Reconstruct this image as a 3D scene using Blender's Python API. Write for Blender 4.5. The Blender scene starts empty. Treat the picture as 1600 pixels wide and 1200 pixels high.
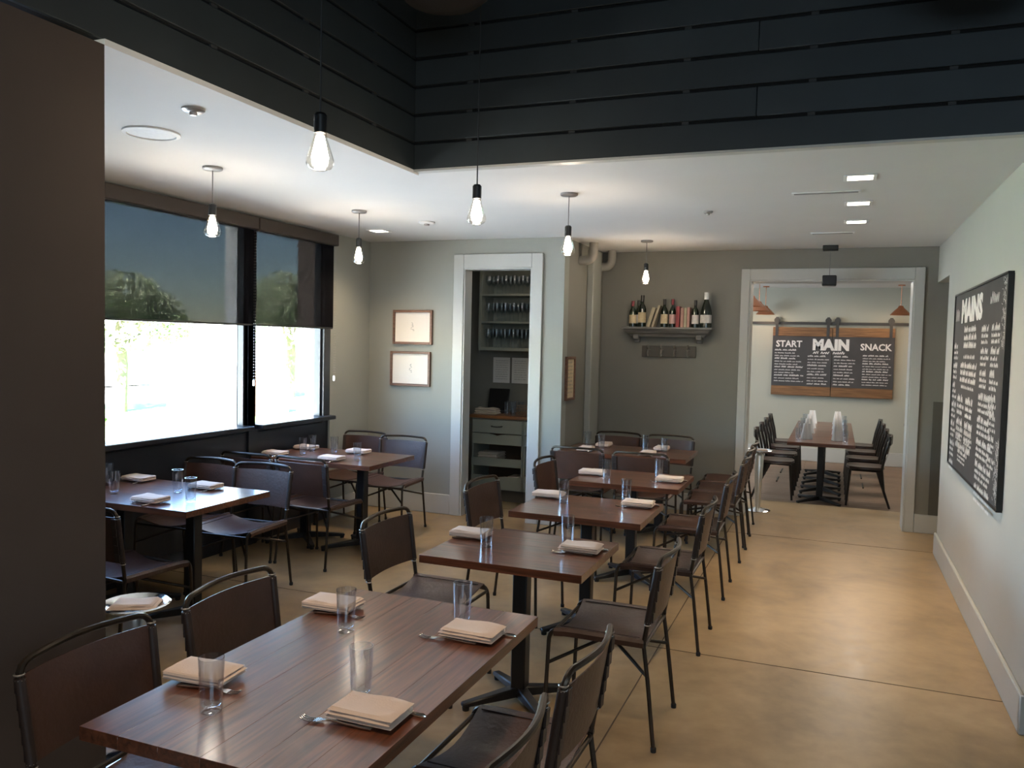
import bpy, bmesh, math, random
from mathutils import Vector, Matrix
random.seed(7)
PI = math.pi
SC = bpy.context.scene
COL = SC.collection

# ------------------------------------------------------------------ camera
YAW, PITCH, ROLL, FPX, CAMH = 0.3748113, 0.0511350, 0.0229199, 1285.5, 1.74
_f = Vector((-math.sin(YAW)*math.cos(PITCH), math.cos(YAW)*math.cos(PITCH), -math.sin(PITCH)))
_r = Vector((math.cos(YAW), math.sin(YAW), 0)); _u = _r.cross(_f)
_r2 = math.cos(ROLL)*_r + math.sin(ROLL)*_u
_u2 = -math.sin(ROLL)*_r + math.cos(ROLL)*_u
cam_d = bpy.data.cameras.new('camera'); cam = bpy.data.objects.new('camera', cam_d); COL.objects.link(cam)
cam_d.sensor_fit = 'HORIZONTAL'; cam_d.sensor_width = 36; cam_d.lens = FPX/1600*36
cam_d.clip_start = 0.05; cam_d.clip_end = 300
M = Matrix.Identity(4)
for i in range(3):
    M[i][0] = _r2[i]; M[i][1] = _u2[i]; M[i][2] = -_f[i]
M[2][3] = CAMH
cam.matrix_world = M
SC.camera = cam

# ------------------------------------------------------------------ world, sun, lamps, exposure
SC.view_settings.view_transform = 'Standard'
SC.view_settings.look = 'None'
SC.view_settings.gamma = 1
SC.view_settings.use_curve_mapping = False
SC.view_settings.exposure = 0.35
W = bpy.data.worlds.new('world'); SC.world = W; W.use_nodes = True
wn = W.node_tree; wn.nodes.clear()
wo = wn.nodes.new('ShaderNodeOutputWorld'); wb = wn.nodes.new('ShaderNodeBackground')
ws = wn.nodes.new('ShaderNodeTexSky'); ws.sky_type = 'NISHITA'
ws.sun_disc = False; ws.sun_elevation = math.radians(52); ws.sun_rotation = math.radians(200)
ws.dust_density = .05; ws.air_density = 1.0; ws.ozone_density = 2.5
wb.inputs['Strength'].default_value = 2.3
wn.links.new(ws.outputs[0], wb.inputs['Color']); wn.links.new(wb.outputs[0], wo.inputs['Surface'])

def lamp(kind, name, loc, energy, color, rot=None, **kw):
    d = bpy.data.lights.new(name, kind); d.energy = energy; d.color = color
    for k, v in kw.items(): setattr(d, k, v)
    o = bpy.data.objects.new(name, d); o.location = loc
    if rot: o.rotation_euler = rot
    COL.objects.link(o); return o
def aim(o, target):
    o.rotation_euler = (Vector(target)-o.location).to_track_quat('-Z', 'Y').to_euler()
s = lamp('SUN', 'sun', (0, 0, 20), 190.0, (1, .95, .86), angle=math.radians(1)); aim(s, (-3.5, 12, 20-15.5))
# added lamp below the sill, standing in for daylight bounced off the sunlit pavement
a = lamp('AREA', 'pavement_bounce_fill', (-6.6, 4.8, .06), 1100, (.45, .71, 1), shape='RECTANGLE', size=3.4, size_y=7.0); aim(a, (-5.2, 4.8, 1.6))
# added fill for windows assumed behind the photographer
a = lamp('AREA', 'foreground_fill', (1.8, -2.6, 2.3), 60, (.62, .82, 1), shape='RECTANGLE', size=3.6, size_y=1.6); aim(a, (-.5, 3.5, 1.6))
a = lamp('AREA', 'far_room_side_fill', (-2.9, 11.8, 1.6), 85, (.74, .88, 1), shape='RECTANGLE', size=3.0, size_y=1.5); aim(a, (0, 12.4, 1.5))  # added fill for an assumed far room window, none is built
a = lamp('AREA', 'far_room_ceiling_fill', (.3, 11.8, 2.66), 34, (1, .86, .7), shape='RECTANGLE', size=.5, size_y=2.5)  # added overhead fill, no fixture is built on the far room ceiling
a = lamp('AREA', 'corridor_fill', (1.9, 8.3, 2.36), 3, (1, .86, .7), shape='SQUARE', size=.2)  # added fill in the corridor, no lamp is built for it
WARM = (1, .72, .46)
a = lamp('SPOT', 'front_table_fill', (-1.0, .9, 4.45), 190, (1, .74, .5), spot_size=math.radians(52), spot_blend=.9, shadow_soft_size=.12); aim(a, (-1.25, 2.1, 0))  # added warm fill over the front table, no fixture is built there

# ------------------------------------------------------------------ materials
def nt(name):
    m = bpy.data.materials.new(name); m.use_nodes = True
    t = m.node_tree; t.nodes.clear()
    o = t.nodes.new('ShaderNodeOutputMaterial'); return m, t, o
def N(t, k, **kw):
    n = t.nodes.new(k)
    for a_, v in kw.items(): setattr(n, a_, v)
    return n
def bsdf(name, col, rough=.6, metal=0, noise=0.0, scale=6, bump=0.0, stretch=(1, 1, 1), spec=.5, coat=0, rnd=0.0, bscale=None, sheen=0, detail=4):
    m, t, o = nt(name)
    b = N(t, 'ShaderNodeBsdfPrincipled'); t.links.new(b.outputs[0], o.inputs[0])
    b.inputs['Base Color'].default_value = (*col, 1); b.inputs['Roughness'].default_value = rough
    b.inputs['Metallic'].default_value = metal; b.inputs['Specular IOR Level'].default_value = spec
    b.inputs['Coat Weight'].default_value = coat; b.inputs['Coat Roughness'].default_value = .15
    b.inputs['Sheen Weight'].default_value = sheen
    tc = N(t, 'ShaderNodeTexCoord'); mp = N(t, 'ShaderNodeMapping'); mp.inputs['Scale'].default_value = stretch
    t.links.new(tc.outputs['Object'], mp.inputs[0])
    src = None
    if noise > 0:
        n = N(t, 'ShaderNodeTexNoise'); n.inputs['Scale'].default_value = scale; n.inputs['Detail'].default_value = detail
        t.links.new(mp.outputs[0], n.inputs[0])
        mr = N(t, 'ShaderNodeMapRange'); mr.inputs[1].default_value = .25; mr.inputs[2].default_value = .75
        mr.inputs[3].default_value = 1-noise; mr.inputs[4].default_value = 1+noise
        t.links.new(n.outputs['Fac'], mr.inputs[0]); src = mr.outputs[0]
    if rnd > 0:
        oi = N(t, 'ShaderNodeObjectInfo'); mr2 = N(t, 'ShaderNodeMapRange')
        mr2.inputs[3].default_value = 1-rnd; mr2.inputs[4].default_value = 1+rnd
        t.links.new(oi.outputs['Random'], mr2.inputs[0])
        if src is None: src = mr2.outputs[0]
        else:
            mm = N(t, 'ShaderNodeMath', operation='MULTIPLY'); t.links.new(src, mm.inputs[0]); t.links.new(mr2.outputs[0], mm.inputs[1]); src = mm.outputs[0]
    if src is not None:
        hs = N(t, 'ShaderNodeHueSaturation'); hs.inputs['Color'].default_value = (*col, 1)
        t.links.new(src, hs.inputs['Value']); t.links.new(hs.outputs[0], b.inputs['Base Color'])
    if bump > 0:
        n2 = N(t, 'ShaderNodeTexNoise'); n2.inputs['Scale'].default_value = bscale or scale*4; n2.inputs['Detail'].default_value = 5
        t.links.new(mp.outputs[0], n2.inputs[0])
        bp = N(t, 'ShaderNodeBump'); bp.inputs['Strength'].default_value = bump; bp.inputs['Distance'].default_value = .01
        t.links.new(n2.outputs['Fac'], bp.inputs['Height']); t.links.new(bp.outputs[0], b.inputs['Normal'])
    return m
def emit(name, col, st):
    m, t, o = nt(name); e = N(t, 'ShaderNodeEmission'); e.inputs[0].default_value = (*col, 1); e.inputs[1].default_value = st
    t.links.new(e.outputs[0], o.inputs[0]); return m
def thin_glass(name, col=(.95, .97, .98), edge=.85, base=.05, rough=.02):
    m, t, o = nt(name)
    tr = N(t, 'ShaderNodeBsdfTransparent'); tr.inputs[0].default_value = (*col, 1)
    g = N(t, 'ShaderNodeBsdfGlossy'); g.inputs['Roughness'].default_value = rough; g.inputs[0].default_value = (.95, .97, 1, 1)
    lw = N(t, 'ShaderNodeLayerWeight'); lw.inputs[0].default_value = .5
    pw = N(t, 'ShaderNodeMath', operation='POWER'); pw.inputs[1].default_value = 3.0
    mr = N(t, 'ShaderNodeMapRange'); mr.inputs[3].default_value = base; mr.inputs[4].default_value = edge
    t.links.new(lw.outputs['Facing'], pw.inputs[0]); t.links.new(pw.outputs[0], mr.inputs[0])
    mx = N(t, 'ShaderNodeMixShader'); t.links.new(mr.outputs[0], mx.inputs[0]); t.links.new(tr.outputs[0], mx.inputs[1]); t.links.new(g.outputs[0], mx.inputs[2])
    t.links.new(mx.outputs[0], o.inputs[0]); return m
def screen_cloth(name, col, trans):
    m, t, o = nt(name)
    tr = N(t, 'ShaderNodeBsdfTransparent')
    d = N(t, 'ShaderNodeBsdfDiffuse'); d.inputs[0].default_value = (*col, 1)
    tc = N(t, 'ShaderNodeTexCoord'); n = N(t, 'ShaderNodeTexNoise'); n.inputs['Scale'].default_value = 140
    t.links.new(tc.outputs['Object'], n.inputs[0])
    mr = N(t, 'ShaderNodeMapRange'); mr.inputs[1].default_value = .3; mr.inputs[2].default_value = .7
    mr.inputs[3].default_value = trans*.8; mr.inputs[4].default_value = trans*1.2
    t.links.new(n.outputs['Fac'], mr.inputs[0])
    mx = N(t, 'ShaderNodeMixShader'); t.links.new(mr.outputs[0], mx.inputs[0]); t.links.new(d.outputs[0], mx.inputs[1]); t.links.new(tr.outputs[0], mx.inputs[2])
    t.links.new(mx.outputs[0], o.inputs[0]); return m
def wood(name, c1, c2, rough=.3, along='X', coat=0, rnd=.18, scale=7):
    m, t, o = nt(name)
    b = N(t, 'ShaderNodeBsdfPrincipled'); t.links.new(b.outputs[0], o.inputs[0]); b.inputs['Roughness'].default_value = rough
    b.inputs['Coat Weight'].default_value = coat; b.inputs['Coat Roughness'].default_value = .13
    tc = N(t, 'ShaderNodeTexCoord'); mp = N(t, 'ShaderNodeMapping')
    sc_ = {'X': (.5, 9, 9), 'Y': (9, .5, 9), 'Z': (9, 9, .5)}[along]; mp.inputs['Scale'].default_value = sc_
    oi = N(t, 'ShaderNodeObjectInfo'); ad = N(t, 'ShaderNodeVectorMath', operation='ADD')
    ml = N(t, 'ShaderNodeMath', operation='MULTIPLY'); ml.inputs[1].default_value = 37
    t.links.new(oi.outputs['Random'], ml.inputs[0]); t.links.new(ml.outputs[0], ad.inputs[1]); t.links.new(tc.outputs['Object'], ad.inputs[0])
    t.links.new(ad.outputs[0], mp.inputs[0])
    n = N(t, 'ShaderNodeTexNoise'); n.inputs['Scale'].default_value = scale; n.inputs['Detail'].default_value = 8; n.inputs['Distortion'].default_value = .6
    t.links.new(mp.outputs[0], n.inputs[0])
    cr = N(t, 'ShaderNodeValToRGB'); cr.color_ramp.elements[0].position = .3; cr.color_ramp.elements[0].color = (*c1, 1)
    cr.color_ramp.elements[1].position = .72; cr.color_ramp.elements[1].color = (*c2, 1)
    t.links.new(n.outputs['Fac'], cr.inputs[0])
    hs = N(t, 'ShaderNodeHueSaturation'); mr2 = N(t, 'ShaderNodeMapRange'); mr2.inputs[3].default_value = 1-rnd; mr2.inputs[4].default_value = 1+rnd
    t.links.new(oi.outputs['Random'], mr2.inputs[0]); t.links.new(mr2.outputs[0], hs.inputs['Value']); t.links.new(cr.outputs[0], hs.inputs['Color'])
    t.links.new(hs.outputs[0], b.inputs['Base Color'])
    bp = N(t, 'ShaderNodeBump'); bp.inputs['Strength'].default_value = .08; bp.inputs['Distance'].default_value = .005
    t.links.new(n.outputs['Fac'], bp.inputs['Height']); t.links.new(bp.outputs[0], b.inputs['Normal'])
    return m
def concrete(name):
    m, t, o = nt(name)
    b = N(t, 'ShaderNodeBsdfPrincipled'); t.links.new(b.outputs[0], o.inputs[0])
    tc = N(t, 'ShaderNodeTexCoord')
    n = N(t, 'ShaderNodeTexNoise'); n.inputs['Scale'].default_value = 1.3; n.inputs['Detail'].default_value = 9; n.inputs['Roughness'].default_value = .62; n.inputs['Distortion'].default_value = .5
    n2 = N(t, 'ShaderNodeTexNoise'); n2.inputs['Scale'].default_value = 9; n2.inputs['Detail'].default_value = 8
    t.links.new(tc.outputs['Object'], n.inputs[0]); t.links.new(tc.outputs['Object'], n2.inputs[0])
    cr = N(t, 'ShaderNodeValToRGB'); e = cr.color_ramp.elements
    e[0].position = .3; e[0].color = (.20, .13, .062, 1); e[1].position = .70; e[1].color = (.47, .34, .19, 1)
    x = e.new(.52); x.color = (.365, .25, .13, 1)
    mx = N(t, 'ShaderNodeMix'); mx.data_type = 'FLOAT'; mx.inputs[0].default_value = .3
    t.links.new(n.outputs['Fac'], mx.inputs[2]); t.links.new(n2.outputs['Fac'], mx.inputs[3]); t.links.new(mx.outputs[0], cr.inputs[0])
    t.links.new(cr.outputs[0], b.inputs['Base Color'])
    mr = N(t, 'ShaderNodeMapRange'); mr.inputs[3].default_value = .24; mr.inputs[4].default_value = .44
    t.links.new(n2.outputs['Fac'], mr.inputs[0]); t.links.new(mr.outputs[0], b.inputs['Roughness'])
    bp = N(t, 'ShaderNodeBump'); bp.inputs['Strength'].default_value = .05; bp.inputs['Distance'].default_value = .01
    t.links.new(n2.outputs['Fac'], bp.inputs['Height']); t.links.new(bp.outputs[0], b.inputs['Normal'])
    return m

MT = dict(
 floor=concrete('polished_concrete'),
 wall=bsdf('sage_wall_paint', (.315, .325, .295), .75, noise=.03, scale=2, bump=.05, bscale=120),
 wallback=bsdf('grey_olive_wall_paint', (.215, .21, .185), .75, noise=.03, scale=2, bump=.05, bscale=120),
 wallr=bsdf('beige_wall_paint', (.49, .47, .42), .7, noise=.03, scale=2, bump=.05, bscale=120),
 wallfar=bsdf('pale_green_wall_paint', (.45, .45, .38), .75, noise=.03, scale=2, bump=.05, bscale=120),
 walldark=bsdf('brown_wall_paint', (.062, .045, .036), .8, noise=.08, scale=1.5, bump=.05, bscale=120),
 wains=bsdf('dark_olive_wainscot_paint', (.09, .085, .07), .6, noise=.05),
 ceil=bsdf('ceiling_paint', (.74, .74, .73), .85, noise=.015, scale=3),
 highceil=bsdf('dark_ceiling_paint', (.03, .03, .03), .9, noise=.1),
 trim=bsdf('trim_paint', (.52, .525, .50), .4, noise=.02, scale=5),
 board=bsdf('charcoal_board_paint', (.024, .032, .036), .55, noise=.12, scale=3, bump=.05, rnd=.12),
 gap=bsdf('black_backing', (.006, .006, .006), .9, noise=.1),
 batten=bsdf('grey_batten', (.045, .047, .047), .7, noise=.1),
 black=bsdf('black_metal', (.009, .009, .010), .42, noise=.1, scale=20),
 blackframe=bsdf('black_window_frame', (.018, .02, .025), .3, noise=.08, scale=10),
 brownvalance=bsdf('dark_brown_valance', (.045, .035, .03), .6, noise=.1),
 wood_x=wood('walnut_boards_crosswise', (.058, .018, .008), (.185, .060, .027), .30, 'X', .6),
 wood_y=wood('walnut_boards_lengthwise', (.058, .018, .008), (.185, .060, .027), .30, 'Y', .45),
 barnwood=wood('barn_wood', (.12, .055, .022), (.30, .15, .06), .6, 'X'),
 counter=wood('oak_worktop', (.22, .09, .03), (.38, .17, .065), .4, 'X'),
 framewood=wood('picture_frame_wood', (.11, .05, .03), (.22, .11, .07), .5, 'X'),
 greywood=wood('weathered_shelf_wood', (.10, .10, .095), (.26, .255, .24), .7, 'X'),
 farfloor=wood('grey_brown_floor_boards', (.19, .125, .085), (.30, .20, .14), .45, 'X', rnd=.1),
 leather=bsdf('brown_leather', (.060, .027, .017), .42, noise=.22, scale=9, bump=.18, bscale=60, spec=.5, rnd=.22),
 leather_dark=bsdf('dark_leather_sleeve', (.028, .016, .012), .5, noise=.2, scale=9, bump=.15, bscale=60),
 frame=bsdf('bronze_steel', (.050, .038, .028), .36, metal=.75, noise=.3, scale=14, spec=.5),
 lace=bsdf('nickel_lacing', (.42, .39, .35), .35, metal=.6, noise=.2, scale=40),
 napkin=bsdf('beige_linen', (.72, .56, .45), .85, noise=.05, scale=12, bump=.15, bscale=180, sheen=.2),
 linen=bsdf('cream_linen', (.62, .55, .46), .85, noise=.05, scale=12, bump=.15, bscale=150),
 white=bsdf('white_linen', (.85, .86, .86), .8, noise=.02, scale=10),
 steel=bsdf('polished_cutlery_steel', (.72, .71, .70), .18, metal=1, noise=.05, scale=12),
 chrome=bsdf('chrome', (.80, .80, .80), .12, metal=1, noise=.03, scale=10),
 brushed=bsdf('brushed_aluminium_post', (.72, .70, .66), .32, metal=.85, noise=.06, scale=12),
 glass=thin_glass('tumbler_glass', (.93, .95, .97), .95, .09),
 glass2=thin_glass('cupboard_glass', (.9, .93, .95), .8, .06),
 pane=thin_glass('window_pane', (.93, .96, .97), .6, .04, .0),
 bulbglass=thin_glass('bulb_glass', (1, .97, .92), .7, .05),
 filament=emit('glowing_filament', (1, .86, .70), 60),
 can=emit('recessed_lamp_glow', (1, .90, .72), 9),
 shade=screen_cloth('screen_mesh_cloth', (.008, .008, .010), .092),
 socket=bsdf('black_socket', (.012, .012, .012), .35, noise=.1, scale=30),
 canopy=bsdf('nickel_canopy', (.34, .33, .32), .4, metal=.5, noise=.05),
 cord=bsdf('black_cord', (.02, .02, .02), .6, noise=.1),
 cordgrey=bsdf('grey_cord', (.16, .16, .16), .6, noise=.1),
 paper=bsdf('white_paper', (.80, .79, .76), .8, noise=.02, scale=9),
 matboard=bsdf('cream_mat_board', (.90, .86, .80), .8, noise=.015, scale=5),
 ink=bsdf('grey_ink', (.25, .25, .24), .8, noise=.1),
 chalkboard=bsdf('chalkboard_slate', (.050, .048, .050), .7, noise=.18, scale=4),
 chalk=bsdf('chalk', (.72, .70, .68), .9, noise=.1, scale=60),
 rail=bsdf('dark_iron_rail', (.05, .05, .05), .5, metal=.4, noise=.1),
 copper=bsdf('copper_shade', (.62, .27, .15), .25, metal=1, noise=.12, scale=8),
 copperglow=emit('copper_lamp_bulb', (1, .75, .5), 10),
 cabinet=bsdf('sage_cabinet_paint', (.27, .29, .25), .55, noise=.03, scale=4),
 cabdark=bsdf('cabinet_inside', (.10, .06, .035), .7, noise=.1),
 darkglass=bsdf('dark_green_bottle_glass', (.012, .020, .010), .08, noise=.1, coat=.5),
 foil=bsdf('black_foil', (.02, .018, .018), .35, noise=.1), redfoil=bsdf('red_foil', (.22, .02, .03), .35, noise=.1), whitefoil=bsdf('white_foil', (.75, .76, .76), .35, noise=.05),
 label=bsdf('cream_wine_label', (.62, .50, .32), .7, noise=.12, scale=50), label2=bsdf('white_wine_label', (.66, .62, .58), .7, noise=.08, scale=50), label3=bsdf('pink_wine_label', (.62, .40, .36), .7, noise=.12, scale=50),
 bookc=bsdf('cream_book_cover', (.42, .37, .26), .7, noise=.12, scale=40), bookr=bsdf('red_book_cover', (.24, .03, .035), .6, noise=.12, scale=40), bookp=bsdf('dusty_pink_book_cover', (.42, .24, .20), .7, noise=.12, scale=40),
 pages=bsdf('book_pages', (.6, .56, .48), .9, noise=.1, scale=80),
 blackwood=bsdf('black_stained_wood', (.014, .011, .010), .28, noise=.15, scale=20, coat=.3), seatwood=bsdf('dark_brown_seat', (.045, .026, .022), .3, noise=.15, scale=20, coat=.2),
 pipe=bsdf('painted_pipe', (.33, .31, .27), .6, noise=.05),
 vent=bsdf('white_vent', (.85, .85, .84), .5, noise=.02), ventdark=bsdf('vent_slot', (.25, .25, .25), .7, noise=.05),
 asphalt=bsdf('street_asphalt', (.30, .30, .29), .9, noise=.15, scale=3), paving=bsdf('pale_paving', (.60, .58, .54), .9, noise=.08, scale=2),
 grass=bsdf('grass', (.13, .26, .06), .9, noise=.3, scale=9), brick=bsdf('terracotta_brick', (.24, .075, .045), .85, noise=.2, scale=8, rnd=.15), mortar=bsdf('pale_mortar', (.5, .46, .42), .9, noise=.1),
 stucco=bsdf('pale_stucco', (.70, .66, .58), .9, noise=.05), outpost=bsdf('grey_outdoor_pillar', (.42, .43, .44), .8, noise=.08), outbrown=bsdf('brown_outdoor_pillar', (.075, .055, .045), .8, noise=.1),
 leaf=bsdf('tree_leaves', (.42, .46, .30), .8, noise=.3, scale=3), leaf2=bsdf('shrub_leaves', (.12, .30, .05), .8, noise=.3, scale=3), bark=bsdf('bark', (.12, .09, .065), .9, noise=.3, scale=12, bump=.4),
 crack=bsdf('floor_joint_filler', (.10, .07, .045), .9, noise=.2), foot=bsdf('black_rubber_foot', (.015, .015, .015), .7, noise=.1),
 basket=bsdf('wire_basket_bronze', (.30, .22, .15), .4, metal=.7, noise=.2), tablet=bsdf('black_tablet', (.006, .006, .006), .4, noise=.05), reflow=bsdf('lamp_reflector', (.8, .76, .68), .3, noise=.02),
 speaker=bsdf('white_speaker_grille', (.80, .81, .81), .6, noise=.06, scale=60),
)

# ------------------------------------------------------------------ mesh builder
class MB:
    def __init__(s): s.v = []; s.f = []; s.bev = 0
    def add(s, vs, fs):
        b = len(s.v); s.v += [tuple(p) for p in vs]; s.f += [tuple(b+i for i in q) for q in fs]; return s
    def box(s, x0, x1, y0, y1, z0, z1):
        return s.add([(x0,y0,z0),(x1,y0,z0),(x1,y1,z0),(x0,y1,z0),(x0,y0,z1),(x1,y0,z1),(x1,y1,z1),(x0,y1,z1)],
                     [(0,3,2,1),(4,5,6,7),(0,1,5,4),(1,2,6,5),(2,3,7,6),(3,0,4,7)])
    def bar(s, p, q, w, h, up=(0, 0, 1), w2=None, h2=None):
        p = Vector(p); q = Vector(q); d = (q-p).normalized(); u = Vector(up)
        if abs(d.dot(u)) > .95: u = Vector((0, 1, 0))
        sx = d.cross(u).normalized(); sz = sx.cross(d)
        w2 = w if w2 is None else w2; h2 = h if h2 is None else h2
        vs = [p+sx*a_*w/2+sz*b_*h/2 for a_, b_ in ((-1,-1),(1,-1),(1,1),(-1,1))]+[q+sx*a_*w2/2+sz*b_*h2/2 for a_, b_ in ((-1,-1),(1,-1),(1,1),(-1,1))]
        return s.add(vs, [(0,1,2,3),(7,6,5,4),(0,4,5,1),(1,5,6,2),(2,6,7,3),(3,7,4,0)])
    def tube(s, pts, r, n=8, rs=None, cap=True):
        pts = [Vector(p) for p in pts]; k = len(pts); rs = rs or [r]*k
        t0 = (pts[1]-pts[0]).normalized(); u = Vector((0,0,1)) if abs(t0.z) < .9 else Vector((1,0,0))
        nrm = t0.cross(u).normalized(); vs = []
        for i, p in enumerate(pts):
            t = (pts[min(i+1,k-1)]-pts[max(i-1,0)]).normalized()
            nrm = (nrm-t*nrm.dot(t)).normalized(); bn = t.cross(nrm)
            for j in range(n):
                a_ = 2*PI*j/n; vs.append(p+(nrm*math.cos(a_)+bn*math.sin(a_))*rs[i])
        fs = []
        for i in range(k-1):
            for j in range(n):
                j2 = (j+1) % n; fs.append((i*n+j, i*n+j2, (i+1)*n+j2, (i+1)*n+j))
        if cap: fs.append(tuple(range(n-1,-1,-1))); fs.append(tuple((k-1)*n+j for j in range(n)))
        return s.add(vs, fs)
    def lathe(s, prof, n=20, c=(0,0,0), cap0=False, cap1=False):
        vs = []; fs = []; k = len(prof)
        for r, z in prof:
            for j in range(n):
                a_ = 2*PI*j/n; vs.append((c[0]+r*math.cos(a_), c[1]+r*math.sin(a_), c[2]+z))
        for i in range(k-1):
            for j in range(n):
                j2 = (j+1) % n; fs.append((i*n+j, i*n+j2, (i+1)*n+j2, (i+1)*n+j))
        if cap0: fs.append(tuple(range(n-1,-1,-1)))
        if cap1: fs.append(tuple((k-1)*n+j for j in range(n)))
        return s.add(vs, fs)
    def sheet(s, fn, nu, nv, th):
        P = [[Vector(fn(i/nu, j/nv)) for j in range(nv+1)] for i in range(nu+1)]
        top = []; bot = []
        for i in range(nu+1):
            for j in range(nv+1):
                du = P[min(i+1,nu)][j]-P[max(i-1,0)][j]; dv = P[i][min(j+1,nv)]-P[i][max(j-1,0)]
                n_ = du.cross(dv); n_ = n_.normalized() if n_.length > 1e-9 else Vector((0,0,1))
                top.append(P[i][j]+n_*th/2); bot.append(P[i][j]-n_*th/2)
        m_ = nv+1; b = len(top); fs = []
        for i in range(nu):
            for j in range(nv):
                q = (i*m_+j, (i+1)*m_+j, (i+1)*m_+j+1, i*m_+j+1); fs.append(q); fs.append(tuple(b+k for k in reversed(q)))
        for i in range(nu):
            fs.append((i*m_, b+i*m_, b+(i+1)*m_, (i+1)*m_)); e = nv
            fs.append((i*m_+e, (i+1)*m_+e, b+(i+1)*m_+e, b+i*m_+e))
        for j in range(nv):
            fs.append((j, j+1, b+j+1, b+j)); e = nu*m_
            fs.append((e+j, b+e+j, b+e+j+1, e+j+1))
        return s.add(top+bot, fs)
    def data(s, name, mat, bevel=0, seg=1, smooth=True):
        me = bpy.data.meshes.new(name); me.from_pydata(s.v, [], s.f)
        if bevel:
            bm = bmesh.new(); bm.from_mesh(me)
            es = [e for e in bm.edges if len(e.link_faces) == 2 and e.calc_face_angle(0) > .6]
            bmesh.ops.bevel(bm, geom=es, offset=bevel, segments=seg, affect='EDGES', profile=.6, clamp_overlap=True)
            bm.to_mesh(me); bm.free()
        if mat is not None: me.materials.append(mat)
        if smooth: me.shade_smooth(); me.set_sharp_from_angle(angle=math.radians(38))
        me.update(); return me
    def build(s, name, mat, parent=None, bevel=0, seg=1, smooth=True):
        return link(name, s.data(name, mat, bevel, seg, smooth), parent)
def link(name, me, parent=None, loc=None):
    o = bpy.data.objects.new(name, me); COL.objects.link(o)
    if parent is not None: o.parent = parent
    if loc: o.location = loc
    return o
def props(o, label=None, cat=None, group=None, kind=None):
    if label: o['label'] = label
    if cat: o['category'] = cat
    if group: o['group'] = group
    if kind: o['kind'] = kind
    return o
def thing(name, label, cat, loc=(0,0,0), rz=0, group=None):
    o = bpy.data.objects.new(name, None); COL.objects.link(o); o.empty_display_size = .1
    o.location = loc; o.rotation_euler = (0, 0, rz)
    return props(o, label, cat, group)
KIDS = {}
def kids(o):
    return [c for c in bpy.data.objects if c.parent == o]
def dup(src, label, loc, rz=0, group=None, tree=None):
    r = src.copy(); COL.objects.link(r); r.location = loc; r.rotation_euler = (0, 0, rz); r['label'] = label
    if group: r['group'] = group
    if src.name not in KIDS:
        KIDS[src.name] = [(c, kids(c)) for c in kids(src)]
    for c, gs in KIDS[src.name]:
        d = c.copy(); COL.objects.link(d); d.parent = r
        for g in gs:
            e = g.copy(); COL.objects.link(e); e.parent = d
    return r
def struct(name, mb, mat, bevel=0, parent=None):
    o = mb.build(name, mat, parent, bevel=bevel)
    if parent is None: o['kind'] = 'structure'
    return o
def B(*a_): return MB().box(*a_)

# ------------------------------------------------------------------ dimensions
XW, XL, YF, YL, YB, XR, ZC = -4.5, -2.34, 4.3, 7.38, 8.72, .86, 2.73
XN = -2.40          # right edge of the corner wall / side of the niche

# ------------------------------------------------------------------ setting
fl = struct('floor', B(-4.7, 4.2, -3.2, 9.75, -.25, 0), MT['floor'])
jb = MB(); jb.box(-4.5, .84, 4.655, 4.661, 0, .0015); jb.build('floor_joint', MT['crack'], fl)
jb = MB(); jb.box(-.893, -.887, 2.2, 8.7, 0, .0015); jb.build('floor_joint', MT['crack'], fl)
jb = MB(); jb.box(-4.5, .84, 7.9, 7.905, 0, .0015); jb.build('floor_joint', MT['crack'], fl)
farfl = struct('floor', B(-3.2, 2.4, 9.75, 14.6, -.35, -.115), MT['gap'])
y = 9.752; pm = {}
while y < 14.28:      # floor boards of the far room
    w = .142
    for k, (a_, b_) in enumerate(((-3.0, -.4), (-.4, 2.3))):
        sh = .6 if int(y*7) % 2 else 0
        x0 = -3.0 if k == 0 else -.4+sh; x1 = (-.4+sh) if k == 0 else 2.3
        B(x0, x1-.004, y, y+w-.004, -.115, -.10).build('floor_board', MT['farfloor'], farfl)
    y += w
# low ceiling (L shaped) and high ceiling
struct('ceiling', B(-4.7, XL-.06, 1.9, 8.9, ZC, ZC+.12), MT['ceil'])
struct('ceiling', B(XL-.06, 3.4, YF+.06, 8.97, ZC, ZC+.12), MT['ceil'])
struct('ceiling', B(-3.2, 2.4, 8.97, 14.6, ZC, ZC+.12), MT['ceil'])
struct('ceiling', B(-2.6, 4.2, -3.2, 4.6, 4.6, 4.75), MT['highceil'])
# walls
struct('wall_left', MB().box(-4.66, XW, 6.68, 7.6, 0, ZC).box(-4.66, XW, 2.0, 3.0, 0, ZC), MT['wall'])
b = MB()                                            # corner wall with the closet opening
b.box(-4.66, -3.43, YL, YL+.14, 0, ZC); b.box(-2.72, XN, YL, YL+.14, 0, ZC); b.box(-3.43, -2.72, YL, YL+.14, 2.45, ZC)
struct('wall_corner', b, MT['wall'])
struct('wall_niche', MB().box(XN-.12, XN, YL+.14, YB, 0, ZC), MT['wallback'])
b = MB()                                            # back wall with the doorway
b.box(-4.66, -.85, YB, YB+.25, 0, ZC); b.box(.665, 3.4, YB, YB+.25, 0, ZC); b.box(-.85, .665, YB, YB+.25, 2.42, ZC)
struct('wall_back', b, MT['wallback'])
b = MB().box(XR, 3.4, YF, 7.85, 0, ZC).box(XR, 3.4, 7.85, YB, 2.39, ZC)
struct('wall_right', b, MT['wallr'])
struct('wall_passage', B(3.4, 3.55, 7.7, 8.97, 0, ZC), MT['wall'])
struct('wall_left_front', B(-2.6, XL, -3.2, 2.12, 0, ZC-.02), MT['walldark'])
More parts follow.
